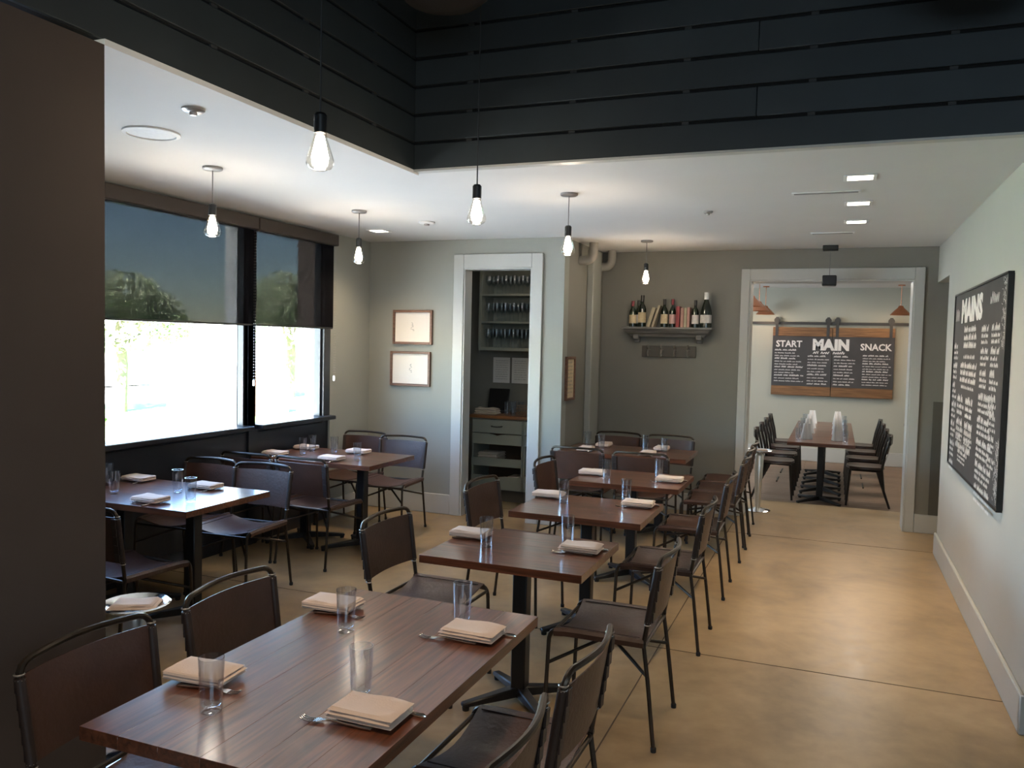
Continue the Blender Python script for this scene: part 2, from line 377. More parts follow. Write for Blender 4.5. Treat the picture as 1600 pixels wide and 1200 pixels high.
struct('wall_left_return', B(-4.66, -2.6, 1.9, 2.12, 0, ZC), MT['walldark'])
struct('wall_closet', B(-4.66, -4.3, YL+.14, YB, 0, ZC), MT['wall'])
struct('wall_front', B(-2.6, 4.2, -3.35, -3.2, 0, 4.6), MT['wall'])
struct('wall_right_front', B(4.2, 4.35, -3.2, 4.5, 0, 4.6), MT['wall'])
struct('wall_far_back', B(-3.2, 2.4, 14.3, 14.45, -.35, ZC), MT['wallfar'])
struct('wall_far_left', B(-3.2, -3.05, 8.97, 14.3, -.35, ZC), MT['wallfar'])
struct('wall_far_right', B(2.3, 2.45, 8.97, 14.3, -.35, ZC), MT['wallfar'])
struct('wall_wainscot', B(.87, 3.4, YB-.012, YB, .18, 1.265), MT['wains'])
struct('wall_step', B(-3.05, 2.3, 9.745, 9.755, -.1, 0), MT['wains'])
# upper walls of the tall bay clad in horizontal boards
def clad(name, axis, c, a0, a1):
    root = struct(name, B(c-.03, c+.0, a0, a1+.05, ZC, 4.6) if axis == 'X' else B(a0-.03, a1, c, c+.03, ZC, 4.6), MT['gap'])
    seams = [-.68, 2.6]
    z = ZC; k = 0
    while z < 4.55:
        z1 = min(z+.142, 4.6)
        if axis == 'X':
            cuts = [a0, .35+(k % 3)*.9, a1+.0185]
        else:
            cuts = [a0+.022, -.42 if k % 2 else 1.35+(k % 3)*.2, a1]
        for p, q in zip(cuts[:-1], cuts[1:]):
            m_ = B(c, c+.02, p+.0015, q-.0015, z, z1) if axis == 'X' else B(p+.0015, q-.0015, c-.02, c, z, z1)
            m_.build('board', MT['board'], root, bevel=.002)
        z += .16; k += 1
    t_ = a0+.35
    while t_ < a1:                                  # battens showing in the gaps between the boards
        m_ = B(c, c+.010, t_, t_+.035, ZC, 4.6) if axis == 'X' else B(t_, t_+.035, c-.010, c, ZC, 4.6)
        m_.build('batten', MT['batten'], root); t_ += .61
    return root
clad('wall_upper_left', 'X', XL-.02, -3.2, YF)
clad('wall_upper_back', 'Y', YF+.02, XL-.02, 4.2)
struct('trim_1', B(XL-.07, XL+.002, 2.12, YF+.06, ZC-.022, ZC), MT['ceil'])
struct('trim_2', B(XL-.07, 3.4, YF-.002, YF+.06, ZC-.012, ZC), MT['trim'])
# baseboards
def base(name, x0, x1, y0, y1, h=.185, z0=0): struct(name, B(x0, x1, y0, y1, z0, z0+h), MT['trim'], bevel=.006)
base('baseboard_corner', XW, -3.54, YL-.018, YL, .20); base('baseboard_corner_right', -2.61, XN+.018, YL-.018, YL)
base('baseboard_niche', XN, XN+.018, YL, YB); base('baseboard_back', XN+.018, -.935, YB-.018, YB)
base('baseboard_right', XR-.022, XR, YF-.02, 7.87); base('baseboard_right_end', XR-.022, 3.4, YF-.022, YF)
base('baseboard_passage', .75, 3.4, YB-.02, YB, .18); base('baseboard_left', XW, XW+.018, 6.70, YL)
base('baseboard_left_front', XL, XL+.018, -3.2, 2.12)
base('baseboard_far', -3.05, 2.3, 14.28, 14.3, .22, -.1)
# doorway to the far room, closet doorway
def casing(name, x0, x1, zt, y, w, depth, top=None):
    top = top or w
    b = MB(); b.box(x0-w, x0, y-.022, y, 0, zt+top); b.box(x1, x1+w, y-.022, y, 0, zt+top); b.box(x0, x1, y-.022, y, zt, zt+top)
    r = struct(name, b, MT['trim'], bevel=.004)
    b = MB(); b.box(x0-.004, x0+.014, y-.012, y+depth, 0, zt); b.box(x1-.014, x1+.004, y-.012, y+depth, 0, zt); b.box(x0+.014, x1-.014, y-.012, y+depth, zt-.014, zt+.004)
    b.build('door_jamb', MT['trim'], r)
casing('door_1', -.85, .665, 2.42, YB, .085, .27, .115)
casing('door_2', -3.43, -2.72, 2.45, YL, .11, .15, .135)
# pilaster and pipes of the niche
struct('trim_3', B(XN, XN+.07, 8.12, 8.42, 0, ZC-.03), MT['wall'], bevel=.01)
for yy in (7.85, 8.56):
    pts = [(XN+.005, yy, 2.56), (XN+.07, yy, 2.56)]+[(XN+.07+.07*math.sin(a_*PI/12), yy, 2.63-.07*math.cos(a_*PI/12)) for a_ in range(1, 7)]+[(XN+.14, yy, ZC)]
    o = MB().tube(pts, .045, 12).build('pipe_elbow', MT['pipe']); props(o, 'painted round pipe elbow at the ceiling, '+('nearer the framed panel' if yy < 8 else 'tight in the niche corner'), 'pipe', 'pipe elbows in the niche')

# ------------------------------------------------------------------ windows
def window(n, y0, y1):
    r = struct('window_%d' % n, MB().box(XW-.12, XW, y0-.05, y0+.05, .96, 2.7).box(XW-.12, XW, y1-.05, y1+.05, .96, 2.7)
               .box(XW-.12, XW, y0+.05, y1-.05, 2.62, 2.7).box(XW-.12, XW, y0+.05, y1-.05, .96, 1.0), MT['blackframe'], bevel=.004)
    B(XW-.075, XW-.069, y0+.05, y1-.05, 1.0, 2.62).build('window_pane', MT['pane'], r)
    b = MB()
    for p, q, a_, c in ((y0+.05, y0+.075, 1.0, 2.62), (y1-.075, y1-.05, 1.0, 2.62)): b.box(XW-.085, XW-.03, p, q, a_, c)
    b.build('glazing_bead', MT['blackframe'], r)
    return r
window(1, 4.0, 5.55); window(2, 5.55, 6.63); window(3, 2.55, 4.0)
struct('trim_4', B(XW-.12, XW, 2.12, 2.5, 0, ZC), MT['blackframe'])
struct('trim_5', B(XW, XW+.075, 2.3, 5.50, .962, 1.0), MT['blackframe'], bevel=.006)
struct('trim_6', B(XW, XW+.075, 5.60, 6.68, .962, 1.0), MT['blackframe'], bevel=.006)
r = struct('wall_under_windows', B(XW-.12, XW-.02, 2.12, 6.68, 0, .965), MT['blackframe'])
for y0, y1 in ((2.2, 3.95), (4.05, 5.5), (5.61, 6.58)):
    B(XW-.02, XW-.008, y0, y1, .12, .94).build('panel', MT['blackframe'], r, bevel=.004)
B(XW-.02, XW+.012, 5.5, 5.61, 0, .965).build('post', MT['blackframe'], r)
struct('wall_over_windows', B(XW-.12, XW, 2.0, 6.68, 2.7, ZC), MT['wall'])
for nm, y0, y1, lab in (('', 4.0, 5.525, 'dark mesh roller shade pulled halfway down the wide left window'), ('', 5.535, 6.68, 'dark mesh roller shade pulled halfway down the narrow right window'), ('', 2.56, 3.99, 'dark mesh roller shade on the window hidden behind the brown wall')):
    t = thing('roller_shade', lab, 'roller shade', (XW+.03, (y0+y1)/2, 2.71), group='roller shades'); h = (y1-y0)/2
    B(-.02, .055, -h, h, -.105, -.003).build('valance', MT['brownvalance'], t, bevel=.006)
    MB().tube([(.012, -h+.01, -.085), (.012, h-.01, -.085)], .02, 10).build('roller', MT['black'], t)
    MB().sheet(lambda u, v: (.0, -h+.006+u*(2*h-.012), -.06-v*.815), 1, 1, .0012).build('shade_cloth', MT['shade'], t)
    MB().tube([(.0, -h+.02, -.88), (.0, h-.02, -.88)], .008, 8).build('bottom_bar', MT['black'], t)
    c = MB(); ye = h-.03
    for k in range(60):
        z = -.1-k*.024
        if z < -1.35: break
        c.lathe([(.0005, -.004), (.004, 0), (.0005, .004)], 6, (.03, ye, z)); c.lathe([(.0005, -.004), (.004, 0), (.0005, .004)], 6, (.045, ye, z))
    for k in range(6):
        a_ = PI*k/5; c.lathe([(.0005, -.004), (.004, 0), (.0005, .004)], 6, (.0375+.0075*math.cos(a_), ye, -1.35-.012*math.sin(a_)))
    c.build('bead_chain', MT['lace'], t)
    B(.024, .05, ye-.008, ye+.008, -1.38, -1.33).build('chain_tensioner', MT['lace'], t, bevel=.003)

# ------------------------------------------------------------------ outdoors
struct('ground', B(-60, XW-.14, -20, 60, -.2, -.05), MT['asphalt'])
struct('ground', B(-9.0, XW-.14, -3, 16, -.05, 0), MT['paving'])
tg = B(-16, -10.5, 2, 23, -.05, .05).build('lawn', MT['grass']); props(tg, 'green lawn strip across the pavement outside the window', 'lawn', kind='stuff')
def leaves(name, mat, parent, blobs, n, size, seed, kind='stuff'):
    rnd = random.Random(seed); b = MB()
    for k in range(n):
        cx, cy, cz, rx, ry, rz_ = blobs[rnd.randrange(len(blobs))]
        while 1:
            p = Vector((rnd.uniform(-1, 1), rnd.uniform(-1, 1), rnd.uniform(-1, 1)))
            if .35 < p.length < 1: break
        c = Vector((cx+p.x*rx, cy+p.y*ry, cz+p.z*rz_))
        u = Vector((rnd.gauss(0, 1), rnd.gauss(0, 1), rnd.gauss(0, 1))).normalized(); w = u.cross(Vector((rnd.gauss(0, 1), rnd.gauss(0, 1), rnd.gauss(0, 1)))).normalized()
        s_ = size*rnd.uniform(.6, 1.3)
        b.add([c-u*s_, c+w*s_*.45, c+u*s_, c-w*s_*.45], [(0, 1, 2, 3)])
    o = b.build(name, mat, parent, smooth=False)
    if kind: o['kind'] = kind
    return o
def tree(loc, h, blobs, lab, n, size, seed):
    t = thing('tree', lab, 'tree', (loc[0], loc[1], .05), group='trees across the street')
    MB().tube([(0, 0, 0), (.06, .03, h*.3), (-.05, .08, h*.6), (.03, 0, h*.85)], .12, 8, rs=[.17, .13, .09, .04]).build('trunk', MT['bark'], t)
    bb = MB()
    for (cx, cy, cz, rx, ry, rz_) in blobs[:6]: bb.tube([(0, 0, h*.4), (cx*.5, cy*.5, (h*.4+cz)/2+.1), (cx, cy, cz)], .03, 6, rs=[.06, .04, .015])
    bb.build('branches', MT['bark'], t); leaves('foliage', MT['leaf'], t, blobs, n, size, seed)
def outdoor():
    # points seen through the glass: left tree (px 165-290), right tree (px 405-480)
    tree((-14.3, 13.3, 0), 3.4, [(0, .1, 2.5, .9, .7, .55), (-.3, -.7, 2.35, .8, .7, .6), (.2, .8, 2.15, .7, .6, .5), (0, 1.4, 1.85, .6, .6, .35), (0, .3, 1.7, 1.0, 1.3, .45)], 'sunlit grey green tree seen through the left shade', 6000, .07, 3)
    tree((-14.3, 19.2, 0), 4.0, [(0, 0, 2.8, 1.0, 1.0, .75), (0, -1.0, 2.5, .9, .8, .7), (0, 1.1, 2.8, .9, 1.0, .7), (0, 0, 2.0, 1.2, 1.8, .7)], 'sunlit grey green tree seen through the right shade', 6000, .07, 4)
    t = thing('building', 'pale building across the street with terracotta brick base', 'building', (-24, 14, 0))
    B(-2, 2, -16, 8, 0, 2.2).build('wall', MT['stucco'], t)
    for k in range(6): B(2, 2.06, -14+k*3.4, -12.6+k*3.4, .6, 1.6).build('window', MT['outpost'], t)
    t = thing('brick_planter', 'low terracotta brick wall seen through the right window', 'wall', (-11.5, 13.6, .05))
    B(-.19, .19, -1.59, 1.6, 0, .98).build('mortar', MT['mortar'], t)
    for c in range(12):
        for k in range(13):
            y0 = -1.6+k*.25+(.12 if c % 2 else 0)
            if y0+.24 > 1.62: continue
            if c % 2 and k == 0: B(-.2, .2, -1.6, -1.486, c*.082+.006, c*.082+.075).build('brick', MT['brick'], t)
            B(-.2, .2, y0, y0+.235, c*.082+.006, c*.082+.075).build('brick', MT['brick'], t)
    for k, (x, y_, h) in enumerate(((-9.6, 6.4, .95), (-10.2, 7.4, 1.0), (-10.4, 8.6, .9))):
        t = thing('shrub', ['bright green shrub low at the left end of the window', 'bright green shrub second from the left outside the window', 'small green shrub near the window mullion outside'][k], 'shrub', (x, y_, 0), group='shrubs outside the window')
        MB().tube([(0, 0, 0), (.02, 0, h*.6)], .03, 6).build('stem', MT['bark'], t)
        leaves('foliage', MT['leaf2'], t, [(0, 0, h*.6, .5, .55, h*.4), (.1, .3, h*.5, .35, .35, h*.35)], 1500, .045, 20+k)
    t = thing('pillar', 'pale grey pillar outside, beside the window mullion', 'pillar', (-5.35, 6.40, 0))
    B(-.09, .09, -.10, .10, 0, 3.6).build('shaft', MT['outpost'], t, bevel=.01); B(-.15, .15, -.16, .16, 0, .2).build('plinth', MT['outpost'], t, bevel=.01); B(-.14, .14, -.15, .15, 3.5, 3.65).build('capital', MT['outpost'], t, bevel=.01)
    t = thing('pillar', 'dark brown pillar outside, at the right end of the window', 'pillar', (-5.35, 7.77, 0))
    B(-.16, .16, -.24, .24, 1.84, 3.6).build('shaft', MT['outbrown'], t, bevel=.01); B(-.12, .12, -.14, .14, 0, 1.84).build('base', MT['outpost'], t, bevel=.01)
outdoor()

# ------------------------------------------------------------------ ceiling fittings
def can(x, y, lab, e=16):
    t = thing('recessed_ceiling_light', lab, 'ceiling light', (x, y, ZC), group='square recessed ceiling lights')
    b = MB(); s_, q = .088, .068
    b.box(-s_, s_, -s_, -q, -.006, 0); b.box(-s_, s_, q, s_, -.006, 0); b.box(-s_, -q, -q, q, -.006, 0); b.box(q, s_, -q, q, -.006, 0)
    b.build('trim_ring', MT['vent'], t, bevel=.002)
    B(-q, q, -q, q, -.004, -.001).build('lamp_lens', MT['can'], t)
    lamp('SPOT', 'can_light', (x, y, ZC-.012), e*5, (1, .76, .50), spot_size=math.radians(125), spot_blend=.9, shadow_soft_size=.05)
can(.085, 5.17, 'square recessed ceiling light nearest the camera, in the aisle', 13); can(.095, 6.07, 'middle square recessed ceiling light of the aisle', 13); can(.10, 6.94, 'farthest square recessed ceiling light of the aisle', 13)
can(-3.95, 6.62, 'square recessed ceiling light in the corner by the window', 13)
for x0, x1, y_, lab in ((-.31, .10, 5.6, 'white linear ceiling vent between the two nearest recessed lights'), (-.25, .10, 7.55, 'white linear ceiling vent near the back doorway')):
    t = thing('ceiling_vent', lab, 'vent', ((x0+x1)/2, y_, ZC), group='linear ceiling vents'); h = (x1-x0)/2
    B(-h, h, -.035, .035, -.008, 0).build('vent_frame', MT['vent'], t, bevel=.002)
    for k in range(2): B(-h+.015, h-.015, -.020+k*.024, -.008+k*.024, -.0095, -.008).build('slot', MT['ventdark'], t)
t = thing('ceiling_speaker', 'round white ceiling speaker above the window tables', 'speaker', (-3.19, 3.17, ZC))
MB().lathe([(.135, 0), (.135, -.008), (.115, -.012), (.112, -.006)], 32).build('bezel', MT['vent'], t)
MB().lathe([(.113, -.006), (.06, -.010), (.001, -.011)], 32).build('grille', MT['speaker'], t)
for x, y_, r_, lab in ((-2.67, 2.89, .05, 'small round sprinkler cover on the ceiling beside the speaker'), (-3.25, 6.22, .07, 'round white smoke detector near the corner ceiling light'), (-.92, 6.19, .035, 'small sprinkler cover in the middle of the ceiling')):
    t = thing('ceiling_disc', lab, 'sprinkler' if r_ < .07 else 'smoke detector', (x, y_, ZC))
    MB().lathe([(r_, 0), (r_, -.008), (r_*.8, -.016), (.001, -.018)], 20).build('cover', MT['canopy'] if r_ < .07 else MT['vent'], t)
    MB().lathe([(r_*.35, -.016), (r_*.3, -.03), (.001, -.032)], 12).build('nozzle', MT['canopy'], t)
# bulb pendants
def pendant(x, y, top, lab, e=3.6):
    t = thing('pendant_bulb_lamp', lab, 'pendant lamp', (x, y, top), group='bare bulb pendant lamps')
    zb = 2.32-top
    MB().lathe([(.058, 0), (.058, -.012), (.05, -.018), (.001, -.02)], 20).build('canopy', MT['canopy'] if top < 3 else MT['black'], t)
    MB().tube([(0, 0, -.018), (0, 0, zb+.195)], .0032, 6).build('cord', MT['cordgrey'] if top < 3 else MT['cord'], t)
    MB().lathe([(.001, .200), (.016, .198), (.0225, .19), (.0225, .130), (.020, .128), (.001, .128)], 16, (0, 0, zb)).build('socket', MT['socket'], t)
    bl = MB().lathe([(.021, .130), (.024, .112), (.034, .082), (.043, .055), (.049, .036), (.048, .022), (.039, .008), (.020, .001), (.001, 0)], 18, (0, 0, zb)).build('bulb', MT['bulbglass'], t)
    MB().lathe([(.001, .124), (.014, .120), (.023, .078), (.030, .045), (.022, .020), (.001, .014)], 10, (0, 0, zb)).build('filament', MT['filament'], bl)
    lamp('POINT', 'bulb_light', (x, y, 2.30), e, (1, .78, .55), shadow_soft_size=.04)
pendant(-3.475, 3.92, ZC, 'bare bulb pendant nearest the wall, over the near window table'); pendant(-3.49, 5.55, ZC, 'bare bulb pendant over the far window table')
pendant(-1.69, 5.25, ZC, 'bare bulb pendant left of the closet doorway edge, over the middle row'); pendant(-1.72, 7.79, ZC, 'bare bulb pendant above the bottle shelf, smallest in view')
pendant(-1.7, 3.785, 4.6, 'bare bulb pendant on a long cord before the boarded corner'); pendant(-1.7, 2.447, 4.6, 'largest bare bulb pendant, on a long cord over the front table')
for x, y_, z, lab in ((-1.74, 3.45, 3.27, 'black dome lamp high in the tall bay before the boarded corner'), (.60, 3.78, 3.17, 'black dome lamp high at the top right of the tall bay')):
    t = thing('dome_pendant_lamp', lab, 'pendant lamp', (x, y_, 4.6), group='black dome lamps')
    MB().tube([(0, 0, 0), (0, 0, z+.3-4.6)], .006, 6).build('cord', MT['cord'], t)
    MB().lathe([(.001, .42), (.05, .40), (.13, .34), (.21, .24), (.25, .12), (.24, .08), (.17, .02), (.07, .002), (.001, 0)], 28, (0, 0, z-4.6)).build('dome', MT['gap'], t)
t = thing('hanging_spotlight', 'small black box lamp hanging before the back doorway header', 'lamp', (-.095, 8.5, ZC))
B(-.07, .07, -.06, .06, -.045, 0).build('canopy', MT['black'], t, bevel=.005); MB().tube([(0, 0, -.04), (0, 0, -.29)], .003, 6).build('rod', MT['cordgrey'], t)
B(-.065, .065, -.055, .055, -.385, -.285).build('lamp_body', MT['black'], t, bevel=.008); B(-.045, .045, -.04, .04, -.389, -.385).build('lens', MT['canopy'], t)

# ------------------------------------------------------------------ leather chairs
def make_chair(lab):
    t = thing('leather_chair', lab, 'chair', group='leather sling chairs')
    F = MT['frame']; R_ = .0095
    def bez(a_, c, b_, n=5): return [tuple((1-k/n)**2*a_[i]+2*(1-k/n)*(k/n)*c[i]+(k/n)**2*b_[i] for i in range(3)) for k in range(n+1)]
    for s_ in (-1, 1):
        o = MB().tube([(s_*.222, .226, .40), (s_*.228, .240, .006)], R_, 8).build('leg', F, t)
        MB().lathe([(.0125, 0), (.013, .018), (.0095, .022)], 8, (s_*.228, .240, 0), cap0=True).build('foot_cap', MT['foot'], o)
    for s_ in (-1, 1):
        o = MB().tube([(s_*.222, -.200, .475), (s_*.226, -.226, .30), (s_*.236, -.262, .006)], R_, 8).build('leg', F, t)
        MB().lathe([(.0125, 0), (.013, .018), (.0095, .022)], 8, (s_*.236, -.262, 0), cap0=True).build('foot_cap', MT['foot'], o)
        MB().tube([(s_*.222, -.215, .462), (s_*.222, .16, .462)]+bez((s_*.222, .185, .462), (s_*.222, .226, .46), (s_*.222, .226, .40)), R_*1.05, 8).build('side_rail', F, t)
    pts = [(-.222, -.205, .47), (-.226, -.226, .60), (-.231, -.250, .75)]+bez((-.232, -.256, .785), (-.232, -.262, .826), (-.19, -.268, .832), 4)
    n = 10
    top = [(-.19+.38*k/n, -.268-.030*math.sin(PI*k/n), .832+.004*math.sin(PI*k/n)) for k in range(1, n)]
    pts += top+[(-x, y_, z) for x, y_, z in reversed(pts)]
    MB().tube(pts, R_*1.08, 8).build('back_frame', F, t)
    MB().tube([(-.222, -.205, .445), (.222, -.205, .445)], R_*.9, 8).build('cross_bar', F, t)
    MB().tube([(-.222, .218, .435), (.222, .218, .435)], R_*.9, 8).build('cross_bar', F, t)
    for sx in (-1, 1):
        for yy, zz in ((.230, .305), (-.226, .315)):
            MB().tube([(sx*.224, yy, zz), (sx*.02, yy*.09, .385)], R_*.85, 8).build('brace', F, t)
    MB().lathe([(.001, .374), (.024, .374), (.024, .392), (.001, .392)], 12).build('hub', F, t)
    # seat slung over the rails, its flaps hanging outside
    prof = [(-.234, .442), (-.2385, .464), (-.228, .4745)]
    mid = [(-.205+.41*k/8, .471-.034*math.sin(PI*k/8)) for k in range(9)]
    prof = prof+mid+[(-x, z) for x, z in reversed(prof)]
    def seatf(u, v):
        i = u*(len(prof)-1); k = min(int(i), len(prof)-2); f = i-k
        x = prof[k][0]*(1-f)+prof[k+1][0]*f; z = prof[k][1]*(1-f)+prof[k+1][1]*f
        yy = -.205+.405*v; curl = .012*math.cos(PI*x/.48)
        return (x, yy+(curl if v < .5 else -curl), z-(.006*max(0, (v-.8)/.2)**2))
    st = MB().sheet(lambda u, v: seatf(u, v), len(prof)-1, 8, .0045).build('seat', MT['leather'], t)
    for xx in (-.196, .196): MB().bar((xx, -.18, .4715), (xx, .18, .4715), .003, .004).build('stitching', MT['leather_dark'], st)
    # backrest: sheet round the posts with laced sleeves
    def post(z): k = (z-.47)/.33; return (.224+.009*k, -.207-.050*k)
    def backf(u, v):
        z = .548+.245*v; px_, py_ = post(z); x = (-1+2*u)*(px_+.006)
        return (x, py_-.004-.026*math.cos(x/px_*PI/2*.98)*.9+.012*(abs(2*u-1) > .96), z+.004*math.cos(PI*(u-.5)))
    bk = MB().sheet(backf, 14, 5, .0045).build('backrest', MT['leather'], t)
    for s_ in (-1, 1):
        b = MB(); pp = []
        for k in range(6):
            z = .552+.237*k/5; px_, py_ = post(z); pp.append((s_*px_, py_, z))
        b.tube(pp, .0155, 10)
        for k in range(5):
            z0 = .555+.237*k/5; z1 = z0+.047; px_, py_ = post(z0)
            b.bar((s_*(px_-.012), py_-.020, z0), (s_*(px_-.012), py_-.022, z1-.004), .034, .006, up=(0, 1, 0))
        b.build('post_sleeve', MT['leather_dark'], bk)
    for s_ in (-1, 1):
        for z in (.543, .556, .786, .800):
            px_, py_ = post(z)
            MB().lathe([(.0135, -.003), (.0155, 0), (.0135, .003)], 10, (s_*px_, py_, z)).build('lacing_ring', MT['lace'], bk)
    return t
chair0 = None
def chair(x, y, face, lab, grp=None):
    """face: direction the sitter looks, degrees from +Y counter-clockwise"""
    global chair0
    rz = math.radians(face)
    if chair0 is None:
        chair0 = make_chair(lab); chair0.location = (x, y, 0); chair0.rotation_euler = (0, 0, rz); return chair0
    return dup(chair0, lab, (x, y, 0), rz)
# sitters at the right side look towards -X (90), left side towards +X (-90)
chair(-.925, 1.76, 92, 'leather chair at the bottom edge, near right side of the long front table')
chair(-.915, 2.36, 89, 'leather chair at the far right side of the long front table')
chair(-.925, 3.67, 90, 'leather chair at the right side of the second table')
chair(-.920, 4.865, 90, 'leather chair at the right side of the third table')
chair(-.925, 5.96, 91, 'leather chair at the right side of the fourth table')
chair(-.925, 7.02, 90, 'leather chair just beyond the fourth table, nearest of three on the aisle')
chair(-.945, 7.56, 89, 'leather chair in the middle of the three on the aisle at the back')
chair(-.960, 8.10, 90, 'leather chair farthest back on the aisle, by the doorway casing')
chair(-1.79, 1.80, -90, 'leather chair in the lower left corner, near left side of the front table')
chair(-1.79, 2.42, -90, 'leather chair at the far left side of the long front table')
chair(-1.875, 3.69, -91, 'leather chair at the left side of the second table')
chair(-1.87, 4.90, -93, 'leather chair at the left side of the third table, before the closet')
chair(-1.83, 6.04, -90, 'leather chair at the left side of the fourth table')
chair(-3.60, 3.42, -5, 'leather chair on the near side of the near window table, by the brown wall')
chair(-3.72, 4.47, 183, 'leather chair behind the near window table, on the room side')
chair(-4.22, 4.50, 180, 'leather chair behind the near window table, tight against the window wall')
chair(-3.70, 5.40, -3, 'leather chair on the near side of the far window table, on the room side')
chair(-4.22, 5.40, 0, 'leather chair on the near side of the far window table, by the window wall')
chair(-3.72, 6.50, 184, 'leather chair behind the corner table, nearer the closet doorway')
chair(-4.22, 6.62, 180, 'leather chair behind the corner table, tucked in the wall corner')
chair(-2.07, 7.10, 0, 'leather chair with its back to the camera, left front of the back table')
chair(-1.50, 7.05, 0, 'leather chair with its back to the camera, right front of the back table')
chair(-2.05, 7.98, 180, 'leather chair against the back wall, left under the bottle shelf')
chair(-1.52, 7.98, 180, 'leather chair against the back wall, right under the bottle shelf')

# ------------------------------------------------------------------ tables
def cross_base(t, x, y, h, spread=.28, z0=0):
    o = MB().box(x-.036, x+.036, y-.036, y+.036, z0+.03, h).build('column', MT['black'], t, bevel=.006)
    for k in range(4):
        a_ = PI/4+k*PI/2; dx, dy = math.cos(a_), math.sin(a_)
        l_ = MB().bar((x+dx*.02, y+dy*.02, z0+.055), (x+dx*spread, y+dy*spread, z0+.028), .055, .05, w2=.04, h2=.022)
        lg = l_.build('foot', MT['black'], t, bevel=.006)
        MB().lathe([(.016, z0), (.018, z0+.018)], 10, (x+dx*(spread-.02), y+dy*(spread-.02), 0), cap0=True, cap1=True).build('glide', MT['foot'], lg)
    B(x-.17, x+.17, y-.17, y+.17, h, h+.008).build('mounting_plate', MT['black'], t, bevel=.002)
def table(lab, x0, x1, y0, y1, along, n, h=.75, th=.036, bases=None, grp='walnut dining tables'):
    cx, cy = (x0+x1)/2, (y0+y1)/2
    t = thing('dining_table', lab, 'table', (cx, cy, 0), group=grp); hx, hy = (x1-x0)/2, (y1-y0)/2
    for k in range(n):
        if along == 'X': m_ = B(-hx, hx, -hy+2*hy*k/n+.00005, -hy+2*hy*(k+1)/n-.00005, h-th, h)
        else: m_ = B(-hx+2*hx*k/n+.00005, -hx+2*hx*(k+1)/n-.00005, -hy, hy, h-th, h)
        m_.build('top_board', MT['wood_x' if along == 'X' else 'wood_y'], t, bevel=.0006)
    for bx, by in (bases or [(0, 0)]): cross_base(t, bx, by, h-th-.008, min(hx, hy)*.92)
    return t
table('long walnut table in the foreground set for four', -1.735, -.968, 1.49, 2.77, 'Y', 6, bases=[(0, .0)])
table('small walnut table, second of the middle row, behind the foreground one', -1.755, -.975, 3.34, 3.985, 'X', 5)
table('small walnut table, third of the middle row', -1.755, -.97, 4.45, 5.10, 'X', 5)
table('small walnut table, fourth of the middle row', -1.765, -.975, 5.65, 6.31, 'X', 5)
table('walnut table at the back below the bottle shelf', -2.36, -1.185, 7.18, 7.86, 'X', 5, bases=[(-.3, 0), (.3, 0)])
table('walnut table by the window near the brown wall, bright with daylight', -4.46, -3.34, 3.57, 4.30, 'X', 5, bases=[(-.28, 0), (.28, 0)])
table('walnut table in the corner below the two framed drawings', -4.46, -3.33, 5.49, 6.22, 'X', 5, bases=[(-.28, 0), (.28, 0)])

# ------------------------------------------------------------------ place settings
def rounded_pad(b, hx, hy, z0, z1, r, nx=8, ny=6, wob=.0015, seed=0):
    rnd = random.Random(seed); top = []; bot = []
    ph = [rnd.uniform(0, 6.28) for _ in range(4)]
    for i in range(nx+1):
        for j in range(ny+1):
            u = -1+2*i/nx; v = -1+2*j/ny
            x = hx*math.sin(u*PI/2*.98)/math.sin(PI/2*.98); y_ = hy*math.sin(v*PI/2*.98)/math.sin(PI/2*.98)
            ed = min(1, min(hx-abs(x), hy-abs(y_))/r); e = math.sqrt(max(0, 1-(1-ed)**2))
            w = wob*(math.sin(x*40+ph[0])+math.sin(y_*55+ph[1])+math.sin((x+y_)*33+ph[2]))
            zm = (z0+z1)/2
            top.append((x, y_, zm+(z1-zm)*e+w*e)); bot.append((x, y_, zm-(zm-z0)*e+w*e*.2))
    m_ = ny+1; k = len(top); fs = []
    for i in range(nx):
        for j in range(ny):
            q = (i*m_+j, (i+1)*m_+j, (i+1)*m_+j+1, i*m_+j+1); fs.append(q); fs.append(tuple(k+a_ for a_ in reversed(q)))
    for i in range(nx):
        fs.append((i*m_, k+i*m_, k+(i+1)*m_, (i+1)*m_)); fs.append((i*m_+ny, (i+1)*m_+ny, k+(i+1)*m_+ny, k+i*m_+ny))
    for j in range(ny):
        fs.append((j, j+1, k+j+1, k+j)); fs.append((nx*m_+j, k+nx*m_+j, k+nx*m_+j+1, nx*m_+j+1))
    b.add(top, []); b.v += bot; base_ = len(b.v)-2*k
    b.f += [tuple(base_+a_ for a_ in q) for q in fs]
def napkin_mesh(seed):
    b = MB()
    for k, (sx, sy, z0, z1, dx) in enumerate(((1, 1, .0045, .0155, 0), (.985, .97, .0135, .0245, .003), (.975, .99, .0225, .0340, -.002))):
        c = MB(); rounded_pad(c, .097*sx, .062*sy, z0, z1, .010, seed=seed*10+k)
        b.add([(x+dx, y_+dx, z) for x, y_, z in c.v], c.f)
    for k in range(2):      # the rounded fold joining the layers along one long side
        b.tube([(-.092, -.056, .0145+k*.009), (-.03, -.0585, .015+k*.009), (.03, -.0575, .0145+k*.009), (.092, -.056, .015+k*.009)], .0085, 8)
    return b.data('napkin', MT['napkin'])
NAPK = [napkin_mesh(k) for k in range(3)]
